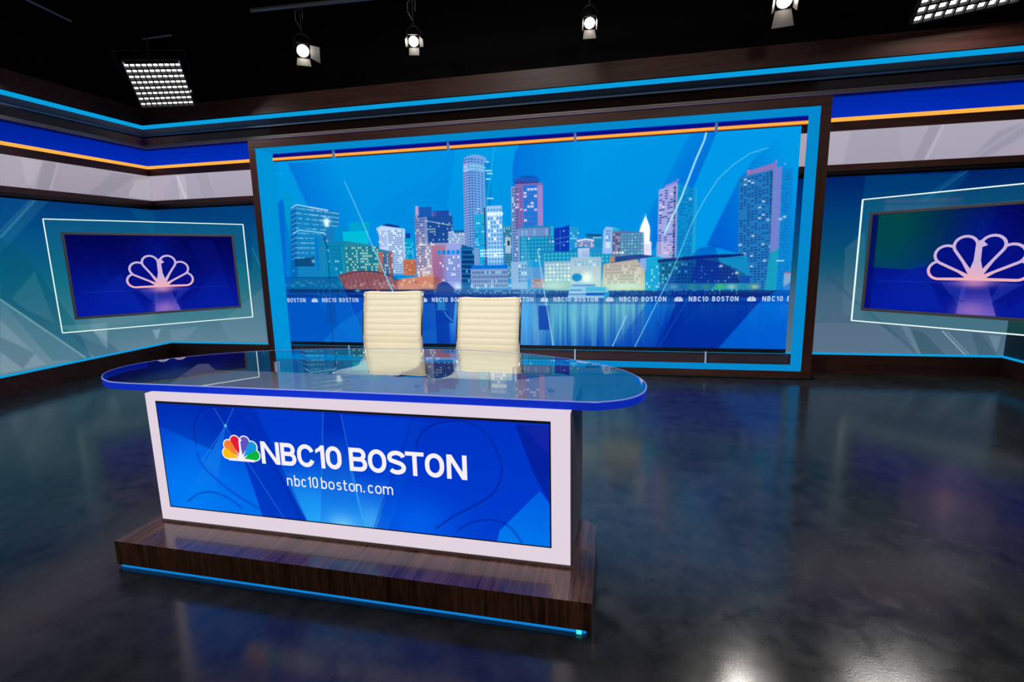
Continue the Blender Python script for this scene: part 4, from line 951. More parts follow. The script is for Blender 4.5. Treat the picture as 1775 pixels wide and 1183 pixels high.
def logo_mat(h0, h1):
    mt = bpy.data.materials.new('rosy_logo'); mt.use_nodes = True; nt = mt.node_tree; N = nt.nodes; N.remove(N['Principled BSDF'])
    e_ = N.new('ShaderNodeEmission'); tc = N.new('ShaderNodeTexCoord'); sx = N.new('ShaderNodeSeparateXYZ'); mr = N.new('ShaderNodeMapRange'); r = N.new('ShaderNodeValToRGB')
    nt.links.new(tc.outputs['Object'], sx.inputs[0]); nt.links.new(sx.outputs[2], mr.inputs[0]); mr.inputs[1].default_value = h0; mr.inputs[2].default_value = h1
    nt.links.new(mr.outputs[0], r.inputs[0]); nt.links.new(r.outputs[0], e_.inputs[0]); nt.links.new(e_.outputs[0], N['Material Output'].inputs[0])
    r.color_ramp.elements[0].color = (*rgb(240, 176, 186), 1); r.color_ramp.elements[1].position = .35; r.color_ramp.elements[1].color = (*rgb(200, 178, 218), 1)
    return mt
def television(P, yaw, tw_, z0, z1, pane, label, plabel, green, arms):
    """P: near-left corner (plan units); local x along the screen, y away from the viewer, z up"""
    W = tw_*S; h = (z1-z0)*S
    t = thing('television', label, 'television', (P[0], P[1], z0), (0, 0, yaw), group='televisions across the corners')
    fr = .021*S
    mb = MB(1)
    for x0, x1, a, b in ((0, W, h-fr, h), (0, W, 0, fr), (0, fr, fr, h-fr), (W-fr, W, fr, h-fr)): mb.box(x0, x1, -.012, .0, a, b)
    mb.build('bezel', BEZEL, t, .002)
    MB(1).box(.01, W-.01, 0.001, .055, .01, h-.01).build('back_cover', BLACKGLOSS, t)
    w_, hh = W-2*fr, h-2*fr
    c = Canvas(w_, hh, 300, (2, 4, 78), (4, 22, 150))
    u = lambda a: a*w_
    v = lambda b: b*hh
    if green:
        c.poly([(u(0), v(1)), (u(.55), v(1)), (u(.5), v(.55)), (u(.2), v(.42)), (u(0), v(.45))], (0, 74, 72), .95, ((u(.15), v(.8)), (u(.62), v(.8))))
        c.poly([(u(0), v(1)), (u(.03), v(1)), (u(.03), v(0)), (u(0), v(0))], (2, 6, 90), .8)
    c.glowspot((u(.5), v(.75)), 46, (4, 26, 150), .55, .8); c.glowspot((u(.15), v(.2)), 60, (4, 40, 176), .45); c.glowspot((u(.85), v(.1)), 60, (4, 30, 160), .4)
    for cx2, cy2, rr in ((.42, .80, .09), (.58, .80, .09), (.28, .55, .10), (.72, .55, .10)):
        c.line([(u(cx2+rr*math.cos(a)), v(cy2+rr*1.7*math.sin(a))) for a in np.linspace(0, 2*PI, 24)], 1.0, (20, 50, 170), .25)
    c.poly([(u(.04), v(.2)), (u(.27), v(.52)), (u(.38), v(.02)), (u(.1), v(.02))], (10, 50, 190), .30, ((u(.3), v(.3)), (u(.1), v(.2))))
    c.poly([(u(.9), v(.6)), (u(.62), v(.02)), (u(.98), v(.02))], (10, 40, 180), .22)
    c.poly([(u(.86), v(.95)), (u(.93), v(.55)), (u(.80), v(.40)), (u(.7), v(.95))], (6, 16, 120), .5)
    c.poly([(u(.45), v(.30)), (u(.55), v(.30)), (u(.60), v(0)), (u(.44), v(0))], (110, 90, 200), .9, ((u(.52), v(.0)), (u(.50), v(.34))))
    c.poly([(u(.36), v(.30)), (u(.46), v(.05)), (u(.47), v(.30))], (60, 80, 200), .35); c.poly([(u(.60), v(.30)), (u(.56), v(.10)), (u(.68), v(.30))], (60, 80, 200), .3)
    c.line([(u(.28), v(.32)), (u(.46), v(.12))], 2, (2, 14, 110), .5); c.line([(u(.72), v(.30)), (u(.58), v(.10))], 2, (2, 14, 110), .5)
    c.glowspot((u(.5), v(.325)), 9, (255, 168, 140), .9, 1.5); c.glowspot((u(.5), v(.315)), 8, (200, 130, 190), .8, 3.6); c.glowspot((u(.5), v(.04)), 14, (150, 110, 190), .8, 1.4)
    c.glowspot((u(.5), v(.44)), 16, (90, 100, 225), .7)
    c.line([(u(.05), v(.30)), (u(.95), v(.30))], 1.2, (50, 80, 220), .3)
    c.mesh('display', lambda U_, V_: np.stack([fr+U_, np.full_like(U_, -.0005), fr+V_], 1), SCREEN, t)
    hg = hh*.47
    bird_outline(t, fr+w_*.5, fr+hh*.325, hg, lambda a, b, l=0: np.stack([a, np.full_like(a, -.002-l), b], 1), logo_mat(fr+hh*.325, fr+hh*.325+hg), None)
    # pane
    x0, x1, a, b = pane; th = .012
    p = thing('acrylic_pane', plabel, 'pane', (P[0], P[1], z0), (0, 0, yaw), group='edge-lit acrylic panes behind the televisions')
    y0, y1 = .060, .060+th
    MB(1).box(x0*S, x1*S, y0, y1, a*S, b*S).build('pane', haze_mat('edge_lit_acrylic', (.93, .97, .97), (.02, .26, .24), .075), p)
    for ax in (.25, .75):
        for az in (.25, .75): MB(1).tube([(W*ax, .0552, h*az), (W*ax, y0, h*az)], .012, 12).build('standoff', STEEL, p)
    bpy.context.view_layer.update(); inv = p.matrix_world.inverted()
    for q in arms: MB(1).tube([(W*q[0], y1, h*.5), tuple(inv @ Vector((q[1]*S, q[2]*S, p.location.z+h*.5)))], .012, 12).build('wall_arm', BLACKGLOSS, p)
    for nm, bx_ in (('edge_light', (x0*S-.008, x1*S+.008, b*S, b*S+.011)), ('edge_light', (x0*S-.008, x1*S+.008, a*S-.011, a*S)), ('edge_light', (x0*S-.011, x0*S, a*S, b*S)), ('edge_light', (x1*S, x1*S+.011, a*S, b*S))):
        MB(1).box(bx_[0], bx_[1], y0-.003, y1+.003, bx_[2], bx_[3]).build(nm, WHITELINE, p)
    return t
K = 2.02
TP = (-2.2712*K, 1.6752*K); tz0, tz1 = 1+(.7807-1)*K, 1+(1.1484-1)*K
television(TP, .9335, .6464*K, tz0, tz1, (-.045*K, .699*K, (.728-.7807)*K, (1.200-.7807)*K),
           'wide grey-framed television showing a white bird logo on deep blue, across the left corner', 'clear acrylic pane with white glowing edges behind the left corner television', False, [(.9, -3.95, 4.582)])
K2 = 1.13
television((1.719*K2, 3.955*K2), -.815, 1.195*K2, 1-.413*K2, 1+.2673*K2, (-.070*K2, 1.27*K2, (.5075-.587)*K2, (1.361-.587)*K2),
           'large grey-framed television with green glow and white bird logo, across the right corner', 'clear acrylic pane with white glowing edges behind the right corner television', True, [(.12, 2.14, 4.582)])

# =================================================================== NEWS DESK
PHI = -.0142
BX, BY = -1.6313, 1.2101
desk = thing('news_desk', 'white news desk with lit front screen, blue-edged glass top and walnut plinth', 'desk', (BX, BY, 0), (0, 0, PHI))
# local: x along the front (u), y into the set (v); units of camera height
Z1 = .0957
MB().prism([(0, 0), (1.581, 0), (1.574, .391), (1.497, .453), (.085, .453), (.004, .391)], .0121, Z1-.0008).build('plinth', PLINTH, desk)
MB().prism([(0, 0), (1.581, 0), (1.574, .391), (1.497, .453), (.085, .453), (.004, .391)], Z1-.0008, Z1).build('plinth_top', PLINTHTOP, desk)
MB().prism([(.03, .03), (1.55, .03), (1.545, .38), (1.48, .43), (.1, .43), (.03, .38)], 0, .0121).build('toe_kick', BLACK, desk)
MB().box(.012, 1.566, .0035, .012, .0015, .0118).build('plinth_light', glow('plinth_cyan_led', rgb(10, 128, 214), 1.0), desk)['label'] = 'cyan strip under the plinth front'
MB().box(1.540, 1.554, -.001, .0034, .0006, .0118).build('plinth_light', glow('bright_cyan_led', rgb(60, 220, 240), 1.6), desk)['label'] = 'bright cyan light at the right end'
PU0, PU1, PV = .0465, 1.5095, .1405
PT = .570
SU0, SU1, SZ0, SZ1 = .0945, 1.4502, .1598, .5379
fp = MB()
fp.box(PU0, PU1, PV, PV+.045, Z1+.009, PT)
fp.build('front_panel', LIGHTBOX, desk, .002)['label'] = 'pale lilac lit border of the front'
MB().box(PU0-.001, PU1+.001, PV-.001, PV+.046, Z1, Z1+.0088).build('shoe_rail', GREYLIP, desk)
MB().box(PU1, PU1+.002, PV+.002, PV+.40, Z1, PT).build('end_panel', pbr('grey_end_panel', rgb(120, 112, 118), .4), desk)
mb = MB(); 
mb.prism([(PU0, PV+.046), (PU0+.02, PV+.046), (-.03, PV+.40), (-.05, PV+.40)], Z1+.36, PT-.018)
mb.build('wing_panel', WHITELAM, desk)
def tolocal(x, y):
    dx, dy = x-BX, y-BY; c, s_ = math.cos(-PHI), math.sin(-PHI); return (dx*c-dy*s_, dx*s_+dy*c)
counter = [tolocal(*(np.array(p)*(1-.015/np.hypot(*p)))) for p in [(-1.585, 1.35), (-1.70, 1.42), (-1.83, 1.83), (-1.79, 1.845), (-1.65, 1.735), (-1.31, 1.735), (-.95, 1.72), (-.370, 1.715), (-.24, 1.80), (-.147, 1.81), (-.120, 1.37)]]
counter[0] = (PU0+.002, PV+.046); counter[-1] = (PU1-.002, PV+.046); counter[1] = (PU0-.010, PV+.075)
MB().prism(counter, PT-.018, PT-.005).build('counter', WHITELAM, desk)
# screen in the front
def dmap(px, py):
    n = np.array([-math.sin(PHI), math.cos(PHI), 0]); P = np.array([BX, BY, 0])+n*PV; X = on_plane(px, py, P, n)-P
    return X[0]*math.cos(PHI)+X[1]*math.sin(PHI)-SU0, X[2]-SZ0
MB().box(SU0-.004, SU1+.004, PV-.003, PV-.0002, SZ0-.004, SZ1+.007).build('screen_bezel', pbr('desk_screen_bezel', rgb(40, 38, 42), .35), desk)
c = Canvas(SU1-SU0, SZ1-SZ0, 760, (0, 44, 188), (0, 92, 228), dmap)
c.poly([(260, 690), (420, 690), (369, 780), (270, 735)], (0, 36, 168), .8)
c.glowspot((330, 860), 120, (0, 136, 250), .75)
c.poly([(277, 737), (369, 780), (340, 835), (300, 885), (285, 885)], (0, 116, 240), .55, ((370, 790), (290, 760)))
c.poly([(392, 739), (369, 780), (330, 850), (372, 878)], (30, 140, 245), .45, ((370, 800), (350, 860)))
c.poly([(392, 739), (372, 878), (457, 896), (425, 800)], (0, 118, 240), .65, ((420, 890), (395, 740)))
c.poly([(392, 700), (441, 706), (539, 910), (457, 896), (425, 800), (392, 739)], (0, 46, 184), .75)
c.poly([(441, 706), (561, 716), (561, 760), (500, 820)], (0, 60, 206), .7)
c.poly([(470, 770), (561, 740), (556, 910), (539, 908)], (20, 150, 246), .75, ((550, 905), (530, 790)))
c.poly([(561, 714), (592, 719), (634, 920), (556, 910)], (0, 44, 186), .85, ((575, 740), (595, 905)), (30, 150, 245))
c.poly([(478, 800), (556, 752), (556, 912), (536, 908)], (40, 170, 250), .75, ((545, 905), (520, 800)))
c.glowspot((597, 915), 26, (130, 205, 250), .85, 1.2)
c.poly([(592, 719), (720, 727), (652, 918), (634, 918)], (0, 62, 208), .75)
c.poly([(602, 800), (690, 800), (652, 918), (634, 918)], (60, 180, 250), .85, ((640, 912), (640, 820)))
c.glowspot((650, 905), 26, (90, 190, 250), .7)
c.poly([(717, 728), (736, 730), (670, 920), (652, 918)], (0, 60, 200), .6)
c.poly([(736, 730), (960, 735), (960, 960), (670, 925)], (0, 52, 198), .75)
c.glowspot((720, 910), 55, (0, 100, 238), .8, 1.3)
c.poly([(893, 735), (953, 738), (952, 870), (925, 820)], (6, 30, 150), .8)
c.poly([(905, 735), (953, 738), (953, 790)], (40, 40, 170), .35)
c.poly([(936, 851), (867, 919), (860, 945), (960, 955), (953, 873)], (0, 124, 240), .9, ((900, 940), (936, 851)), (0, 96, 226))
def sm(P, n=6):
    out = []; L = len(P)
    for i in range(L-1):
        a, b, c2, d = [np.array(P[min(max(i+k-1, 0), L-1)], float) for k in range(4)]
        for j in range(n): t = j/n; out.append(tuple(.5*((2*b)+(-a+c2)*t+(2*a-5*b+4*c2-d)*t*t+(-a+3*b-3*c2+d)*t**3)))
    return out+[tuple(P[-1])]
def ring(pts, al=.55): c.line(sm(pts), 4.6, (0, 26, 140), al*.8); c.line(sm([(x+2, y+2) for x, y in pts]), 1.2, (30, 110, 230), al*.5)
ring([(722, 776), (727, 760), (738, 745), (757, 735), (780, 731), (804, 731), (828, 740), (850, 760), (864, 785), (871, 812), (866, 838), (852, 858), (825, 876), (790, 893), (757, 916)])
ring([(795, 919), (812, 908), (835, 902), (860, 903), (885, 914), (905, 940)], .45)
ring([(342, 770), (338, 745), (345, 722), (360, 708), (385, 707), (410, 718), (432, 738), (448, 762), (470, 800), (500, 850), (525, 905)], .5)
ring([(343, 785), (352, 806), (370, 825), (400, 850), (430, 870), (452, 882)], .4); ring([(328, 868), (345, 856), (368, 853), (395, 862), (420, 880)], .4)
ring([(715, 728), (700, 775), (672, 850), (650, 915)], .35)
for a__, b__ in (((372, 707), (392, 739)), ((406, 707), (392, 739)), ((392, 739), (350, 800)), ((392, 739), (430, 800)), ((430, 800), (495, 900)), ((561, 712), (556, 910)), ((592, 719), (634, 920)), ((608, 810), (634, 915))): c.line([a__, b__], 1.3, (60, 165, 240), .6)
c.glowspot((392, 738), 3.0, (130, 220, 250), 1.0)
dy_ = (PV-.0032)
c.mesh('display', lambda U_, V_: np.stack([(SU0+U_)*S, np.full_like(U_, dy_*S), (SZ0+V_)*S], 1), SCREEN, desk)
def d3(U_, V_, lift=0): return np.stack([U_*S, np.full_like(U_, (dy_-.0006)*S-lift), V_*S], 1)
# headline letters measured on the screen: (glyph, left px, right px in the survey crop) -> local u
def u_at(cx_): px = 370+cx_/3.859; py = 740+(175+(cx_-325)*.067)/3.859; return dmap(px, py)[0]+SU0
z_hi, z_lo = .4265, .3490; hh = z_hi-z_lo
polys = []
for ch, xa2, xb2 in (('N', 325, 448), ('B', 456, 558), ('C', 566, 681), ('1', 689, 749), ('0', 757, 861), ('B', 912, 1031), ('O', 1038, 1160), ('S', 1168, 1290), ('T', 1288, 1412), ('O', 1418, 1546), ('N', 1563, 1698)):
    ua, ub = u_at(xa2), u_at(xb2); W = (ub-ua)/hh
    polys += [[(ua+p[0]*hh, z_lo+p[1]*hh) for p in q] for q in glyph(ch, .185, W)]
flat(polys, d3, 'headline_text', WHITETEXT, desk, .0006)
z0_, hh2 = .2790, .0375
polys = []
for ch, W, xl in [('n', .50, 497), ('b', .52, 546), ('c', .46, 593), ('1', .24, 639), ('0', .50, 667), ('b', .52, 725), ('o', .55, 773), ('s', .44, 828), ('t', .34, 872), ('o', .55, 909), ('n', .50, 957), ('.', .1, 1005), ('c', .48, 1037), ('o', .56, 1085), ('m', .86, 1137)]:
    py = 740+(355+(xl-497)*.082)/3.859; ua = dmap(370+xl/3.859, py)[0]+SU0
    polys += [[(ua+p[0]*hh2, z0_+p[1]*hh2) for p in q] for q in glyph(ch, .115, W*1.06)]
flat(polys, d3, 'web_address_text', WHITETEXT, desk, .0006)
# coloured bird mark
lc = (dmap(420, 790)[0]+SU0); ly = .3575; lh = .0945
white = []; cols = [rgb(252, 190, 30), rgb(245, 125, 50), rgb(228, 28, 56), rgb(98, 84, 190), rgb(20, 150, 225), rgb(12, 178, 60)]
PM = [glow('petal_colour', cc, 1.0) for cc in cols]
for an, d, r_ in PETALS: white.append([(lc+p[0]*lh, ly+p[1]*lh) for p in place_petal(teardrop(d, r_+.022, 24), an)])
white.append([(lc+p[0]*lh, ly+p[1]*lh) for p in [(-.55, -.07), (.55, -.07), (.2, .3), (-.2, .3)]])
flat(white, d3, 'bird_logo', WHITETEXT, desk, .0010)
bl = [o for o in desk.children if o.name.startswith('bird_logo')][0]
for k, (an, d, r_) in enumerate(PETALS):
    q = teardrop(d, r_-.018, 24); q = [(x+(.13 if i == 0 else 0), y) for i, (x, y) in enumerate(q)]
    flat([[(lc+p[0]*lh, ly+p[1]*lh) for p in place_petal(q, an)]], d3, 'petal', PM[k], bl, .0014)
flat([[(lc+p[0]*lh, ly+p[1]*lh) for p in [(-.10, 0), (.10, 0), (.035, .38), (.03, .68), (.095, .70), (.05, .775), (.0, .80), (-.04, .7), (-.045, .38)]]], d3, 'bird_body', WHITETEXT, bl, .0018)
# glass top
OUT = [(-1.70, 1.366), (-1.45, 1.362), (-1.0, 1.360), (-.5, 1.357), (-.10, 1.352), (-.03, 1.362), (.035, 1.398), (.08, 1.460), (.098, 1.535), (.096, 1.61), (.068, 1.70), (0, 1.81), (-.12, 1.912), (-.26, 1.992), (-.43, 2.055), (-.68, 2.098),
       (-1.0, 2.098), (-1.25, 2.075), (-1.5, 2.022), (-1.70, 1.942), (-1.85, 1.835), (-1.93, 1.735), (-1.962, 1.635), (-1.945, 1.535), (-1.89, 1.455), (-1.80, 1.392)]
def catmull(P, n=5):
    out = []; L = len(P)
    for i in range(L):
        a, b, c2, d = [np.array(P[(i+k-1) % L]) for k in range(4)]
        for j in range(n):
            t = j/n; out.append(tuple(.5*((2*b)+(-a+c2)*t+(2*a-5*b+4*c2-d)*t*t+(-a+3*b-3*c2+d)*t**3)))
    return out
ring_ = [tolocal(*p) for p in catmull(OUT)]
cen = np.mean(ring_, 0)
def inset(P, d):
    out = []; L = len(P)
    for i in range(L):
        t = np.array(P[(i+1) % L])-np.array(P[i-1]); t /= np.linalg.norm(t); nrm = np.array([-t[1], t[0]]); out.append(tuple(np.array(P[i])+nrm*d))
    return out
GZ_0, GZ_1 = .5735, .600
gt = MB().prism(inset(ring_, .0022), GZ_0, GZ_1-.0005)
gt.mi = [0 if k == 1 else 1 for k in range(len(gt.f))]
gt.build('glass_top', GLASS, desk)
mb = MB(); n_ = len(ring_); inn = inset(ring_, .002)
vs = [(*p, GZ_0+.001) for p in ring_]+[(*p, GZ_1-.003) for p in ring_]+[(*p, GZ_0+.001) for p in inn]+[(*p, GZ_1-.003) for p in inn]
fs = []
for i in range(n_):
    j = (i+1) % n_
    if ring_[i][1] > .50: continue          # the rear edge is plain clear acrylic
    fs += [(i, j, n_+j, n_+i), (2*n_+i, 3*n_+i, 3*n_+j, 2*n_+j), (n_+i, n_+j, 3*n_+j, 3*n_+i), (i, 2*n_+i, 2*n_+j, j)]
mb.add(vs, fs, 0, False); mb.build('blue_edge', EDGEBLUE, desk)['label'] = 'glowing blue edge of the glass top'
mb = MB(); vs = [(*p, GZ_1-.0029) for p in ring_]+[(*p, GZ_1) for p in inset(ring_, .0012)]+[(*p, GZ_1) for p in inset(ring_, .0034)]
mb.add(vs, [(i, (i+1) % n_, n_+(i+1) % n_, n_+i) for i in range(n_)]+[(n_+i, n_+(i+1) % n_, 2*n_+(i+1) % n_, 2*n_+i) for i in range(n_)]); mb.build('rim_highlight', RIMGLINT, desk)['label'] = 'painted pale highlight on the bevelled rim of the glass top'
for x, y in [(-1.66, 1.60), (-1.19, 1.58), (-.675, 1.57), (-.205, 1.57)]:
    lx, ly2 = tolocal(x, y); MB().tube([(lx, ly2, PT-.005), (lx, ly2, GZ_0)], .010, 14).build('standoff', STEEL, desk)
for x in (-1.62, -1.3, -.95, -.6, -.25):
    lx, ly2 = tolocal(x, 1.40); MB().tube([(lx, ly2, PT-.005), (lx, ly2, GZ_0)], .007, 12).build('standoff', CHROME, desk)
for x, y in [(-1.47, 1.88), (-.385, 1.88)]:
    lx, ly2 = tolocal(x, y); MB().tube([(lx, ly2, .30), (lx, ly2, GZ_0)], .014, 18).build('support_tube', CHROME, desk)
    MB().tube([(lx, ly2, .31), (lx, ly2-.14, .31)], .012, 12).build('support_arm', CHROME, desk)

# =================================================================== CHAIRS
def crom(P, n=6):
    out = []; L = len(P)
    for i in range(L-1):
        a = np.array(P[max(i-1, 0)]); b = np.array(P[i]); c2 = np.array(P[i+1]); d = np.array(P[min(i+2, L-1)])
        for j in range(n): t = j/n; out.append(.5*((2*b)+(-a+c2)*t+(2*a-5*b+4*c2-d)*t*t+(-a+3*b-3*c2+d)*t**3))
    out.append(np.array(P[-1])); return out
PROF_S = [(-.285, .615), (-.292, .640), (-.275, .660), (-.20, .662), (-.10, .650), (.02, .640), (.10, .645), (.155, .675)]
PROF_B = [(.155, .675), (.185, .735), (.192, .80), (.190, .86), (.200, .94), (.220, 1.04), (.243, 1.14), (.256, 1.198), (.268, 1.207), (.277, 1.195)]
def sling(prof, pitch, halfw, name, parent, phase=0):
    P = crom(prof, 14); A = np.array(P); d = np.gradient(A, axis=0); nrm = np.stack([-d[:, 1], d[:, 0]], 1); nrm /= np.linalg.norm(nrm, axis=1)[:, None]
    arc_ = np.concatenate([[0], np.cumsum(np.linalg.norm(np.diff(A, axis=0), axis=1))])
    rib = np.abs(np.sin(PI*(arc_/pitch+phase)))**.45
    th = .008+.0058*rib; mb = MB(1); vs = []; nx = 13; n = len(A)
    for side in (1, -1):
        for i in range(n):
            for k in range(nx):
                x = -halfw+2*halfw*k/(nx-1); e_ = 1-abs(x/halfw)**10*.75; sag = -.010*(1-(x/halfw)**2)
                q = A[i]+nrm[i]*(side*th[i]*e_+sag); vs.append((x, q[0], q[1]))
    fs = []
    for i in range(n-1):
        for k in range(nx-1):
            a = i*nx+k; fs.append((a, a+1, a+nx+1, a+nx)); b = n*nx+a; fs.append((b, b+nx, b+nx+1, b+1))
        fs.append((i*nx, (i+1)*nx, n*nx+(i+1)*nx, n*nx+i*nx)); a = i*nx+nx-1; fs.append((a, n*nx+a, n*nx+a+nx, a+nx))
    for i in (0, n-1):
        for k in range(nx-1):
            a = i*nx+k; fs.append((a, n*nx+a, n*nx+a+1, a+1) if i == 0 else (a, a+1, n*nx+a+1, n*nx+a))
    mb.add(vs, fs, 0, True); return mb.build(name, CREAM, parent)
def make_chair(label, loc, rz, dz=0.0):
    t = thing('swivel_chair', label, 'chair', loc, (0, 0, rz), group='cream ribbed chairs behind the desk')
    sling(PROF_S, .055, .245, 'seat', t); sling(PROF_B, .0485, .245, 'backrest', t, .1)
    for sx in (-1, 1):
        P = crom(PROF_S, 4)[2:]+crom(PROF_B, 4)[1:-4]
        MB(1).tube([(sx*.252, q[0]+.006, q[1]-.002) for q in P], .0085, 8).build('side_rail', CHROME, t)
    MB(1).tube([(-.25, .262, 1.19), (.25, .262, 1.19)], .008, 8).build('top_rail', CHROME, t)
    MB(1).tube([(-.25, .215, .865), (-.1, .24, .86), (.1, .24, .86), (.25, .215, .865)], .008, 8).build('back_brace', CHROME, t)
    MB(1).tube([(-.25, -.12, .640), (-.1, -.05, .60), (.1, -.05, .60), (.25, -.12, .640)], .011, 8).build('seat_bracket', CHROME, t)
    MB(1).tube([(-.25, .10, .635), (-.08, .02, .60), (.08, .02, .60), (.25, .10, .635)], .011, 8).build('seat_bracket', CHROME, t)
    MB(1).tube([(0, 0, .10), (0, 0, .35), (0, 0, .351), (0, 0, .60 if dz == 0 else .58)], [.028, .028, .017, .017], 16).build('gas_column', CHROME, t)
    MB(1).tube([(0, 0, .58), (0, 0, .61)], .06, 20).build('tilt_mechanism', BLACKGLOSS, t)
    for k in range(5):
        a = 2*PI*k/5+.3; ca, sa = math.cos(a), math.sin(a)
        lg = MB(1).tube([(ca*.02, sa*.02, .115), (ca*.16, sa*.16, .10), (ca*.30, sa*.30, .072)], [.022, .017, .012], 8).build('leg', CHROME, t)
        mb = MB(1)
        for s2 in (-1, 1):
            ox, oy = ca*.30-sa*s2*.012, sa*.30+ca*s2*.012
            mb.tube([(ox-sa*.007*s2, oy+ca*.007*s2, .026), (ox+sa*.007*s2, oy-ca*.007*s2, .026)], .026, 14)
        mb.tube([(ca*.30, sa*.30, .026), (ca*.30, sa*.30, .072)], .006, 8); mb.build('caster', BLACKGLOSS, lg)
    if dz:      # gas lift set lower
        for o in t.children:
            if o.name.split('.')[0] in ('seat', 'backrest', 'side_rail', 'top_rail', 'back_brace', 'seat_bracket', 'tilt_mechanism'): o.location.z += dz
    return t
CY = 2.5-.20/S
make_chair('cream ribbed swivel chair behind the desk, the left of the two', (-1.205, CY, 0), math.radians(0))
make_chair('cream ribbed swivel chair behind the desk, the right of the two', (-.668, 2.485-.20/S, 0), math.radians(-4), -.050)

# =================================================================== STUDIO LAMPS OVERHEAD
def aim(o, target, ax='-Y'): o.rotation_euler = (Vector(target)-o.location).to_track_quat(ax, 'Z').to_euler()
def disc(mb, cx_, y, cz, r, n=24): mb.add([(cx_+r*math.cos(2*PI*k/n), y, cz+r*math.sin(2*PI*k/n)) for k in range(n)], [tuple(range(n))])
def fresnel(label, loc, target, doors, sc_=1.0, power=60):
    t = thing('fresnel_lamp', label, 'studio lamp', loc, group='small spotlights hanging over the set')
    aim(t, target)
    R = .056*sc_
    MB(1).tube([(0, .26*sc_, 0), (0, .24*sc_, 0), (0, .06*sc_, 0), (0, 0, 0), (0, .0, 0)], [R*.7, R*1.15, R*1.2, R*1.2, R*1.04], 20, caps=True).build('housing', HOUSING, t)
    mb = MB(1); disc(mb, 0, -.004, 0, R); mb.build('lens', LENS, t)
    q = R*1.15
    for nm, up in (('T', 1), ('B', -1), ('L', 0), ('R', 0)):
        if nm not in doors: continue
        o_, ln, sp = doors[nm]; ca, sa = math.cos(o_), math.sin(o_); mb = MB(1)
        if nm in 'TB':
            mb.add([(-q*.9, -.002, up*q), (q*.9, -.002, up*q), (q*sp, -.002-ln*ca, up*(q+ln*sa)), (-q*sp, -.002-ln*ca, up*(q+ln*sa)),
                    (-q*.9, 0.001, up*q+up*.003), (q*.9, 0.001, up*q+up*.003), (q*sp, 0.001-ln*ca, up*(q+ln*sa+.003)), (-q*sp, 0.001-ln*ca, up*(q+ln*sa+.003))],
                   [(0, 1, 2, 3), (4, 7, 6, 5), (0, 4, 5, 1), (3, 2, 6, 7), (0, 3, 7, 4), (1, 5, 6, 2)])
        else:
            s2 = -1 if nm == 'L' else 1
            mb.add([(s2*q, -.002, -q*.9), (s2*q, -.002, q*.9), (s2*(q+ln*sa), -.002-ln*ca, q*sp), (s2*(q+ln*sa), -.002-ln*ca, -q*sp),
                    (s2*(q+.003), 0, -q*.9), (s2*(q+.003), 0, q*.9), (s2*(q+ln*sa+.003), -ln*ca, q*sp), (s2*(q+ln*sa+.003), -ln*ca, -q*sp)],
                   [(0, 1, 2, 3), (4, 7, 6, 5), (0, 4, 5, 1), (3, 2, 6, 7), (0, 3, 7, 4), (1, 5, 6, 2)])
        mb.build('barn_door', DOORMETAL, t)
    MB(1).tube([(-R*1.3, .10, 0), (-R*1.45, .12, R*1.2), (-R*.6, .13, R*2.1), (R*.6, .13, R*2.1), (R*1.45, .12, R*1.2), (R*1.3, .10, 0)], .008, 8).build('yoke', HOUSING, t)
    L = spot('lamp_beam', t.location, target, power, 42, .5, .07); L.location = t.location+(Vector(target)-t.location).normalized()*.03
    # hanging rod and safety cable, in world space, parts of the lamp
    bpy.context.view_layer.update(); inv = t.matrix_world.inverted(); top_ = Vector((t.location.x, t.location.y+.02, 2.974*S))
    def w2l(P): return [tuple(inv @ Vector(p)) for p in P]
    yk = t.matrix_world @ Vector((0, .13, R*2.1))
    MB(1).tube(w2l([yk, (yk.x, yk.y, top_.z)]), .009, 8).build('hanging_rod', HOUSING, t)
    loop = [(yk.x, yk.y, yk.z+.05), (yk.x-.05, yk.y-.02, yk.z+.15), (yk.x-.045, yk.y-.02, yk.z+.24), (yk.x, yk.y, yk.z+.28), (yk.x+.045, yk.y-.02, yk.z+.24), (yk.x+.03, yk.y, yk.z+.15)]
    MB(1).tube(w2l(loop), .0035, 6).build('safety_cable', PIPE, t)
    return t
LY = 3.86
DT = (-1.4, 3.0, .9)
fresnel('bright spotlight over the left part of the set, barn door open to its right', (-2.485, LY, 2.682), (-1.4, 2.2, 1.2), {'T': (.15, .05, .9), 'B': (.55, .11, 1.05), 'R': (.75, .15, 1.1)}, 1.18, 110)
fresnel('small bright spotlight second from the left, above the skyline screen', (-1.540, LY, 2.656), (-1.2, 2.2, 1.2), {'T': (.3, .08, .9), 'B': (.55, .10, .9), 'L': (.35, .07, .6), 'R': (.7, .07, .6)}, .95, 110)
fresnel('small bright spotlight third from the left, above the skyline screen', (-.210, LY, 2.641), (.1, 1.6, 0), {'T': (.3, .07, .9), 'B': (.55, .10, 1.1), 'L': (.2, .06, .8), 'R': (.2, .06, .8)}, .95, 60)
fresnel('bright spotlight cut by the top edge of the picture, right of centre', (1.056, LY, 2.640), (.9, 1.4, 0), {'B': (.65, .17, 1.25), 'L': (.3, .10, .9), 'R': (.3, .10, .9)}, 1.2, 75)
# grid pipes
tag(MB().tube([(-2.914, 3.85, 3.022), (-1.9, 3.85, 2.99), (1.6, 3.86, 3.02)], .016, 12).build('grid_pipe', PIPE), 'grey lighting pipe high above the spotlights at the top edge', 'pipe')
tag(MB().tube([(-4.15, 2.7, 2.92), (-4.10, 3.35, 2.86)], .008, 8).build('ceiling_conduit', PIPE), 'thin dark conduit in the black upper left corner of the ceiling', 'conduit')

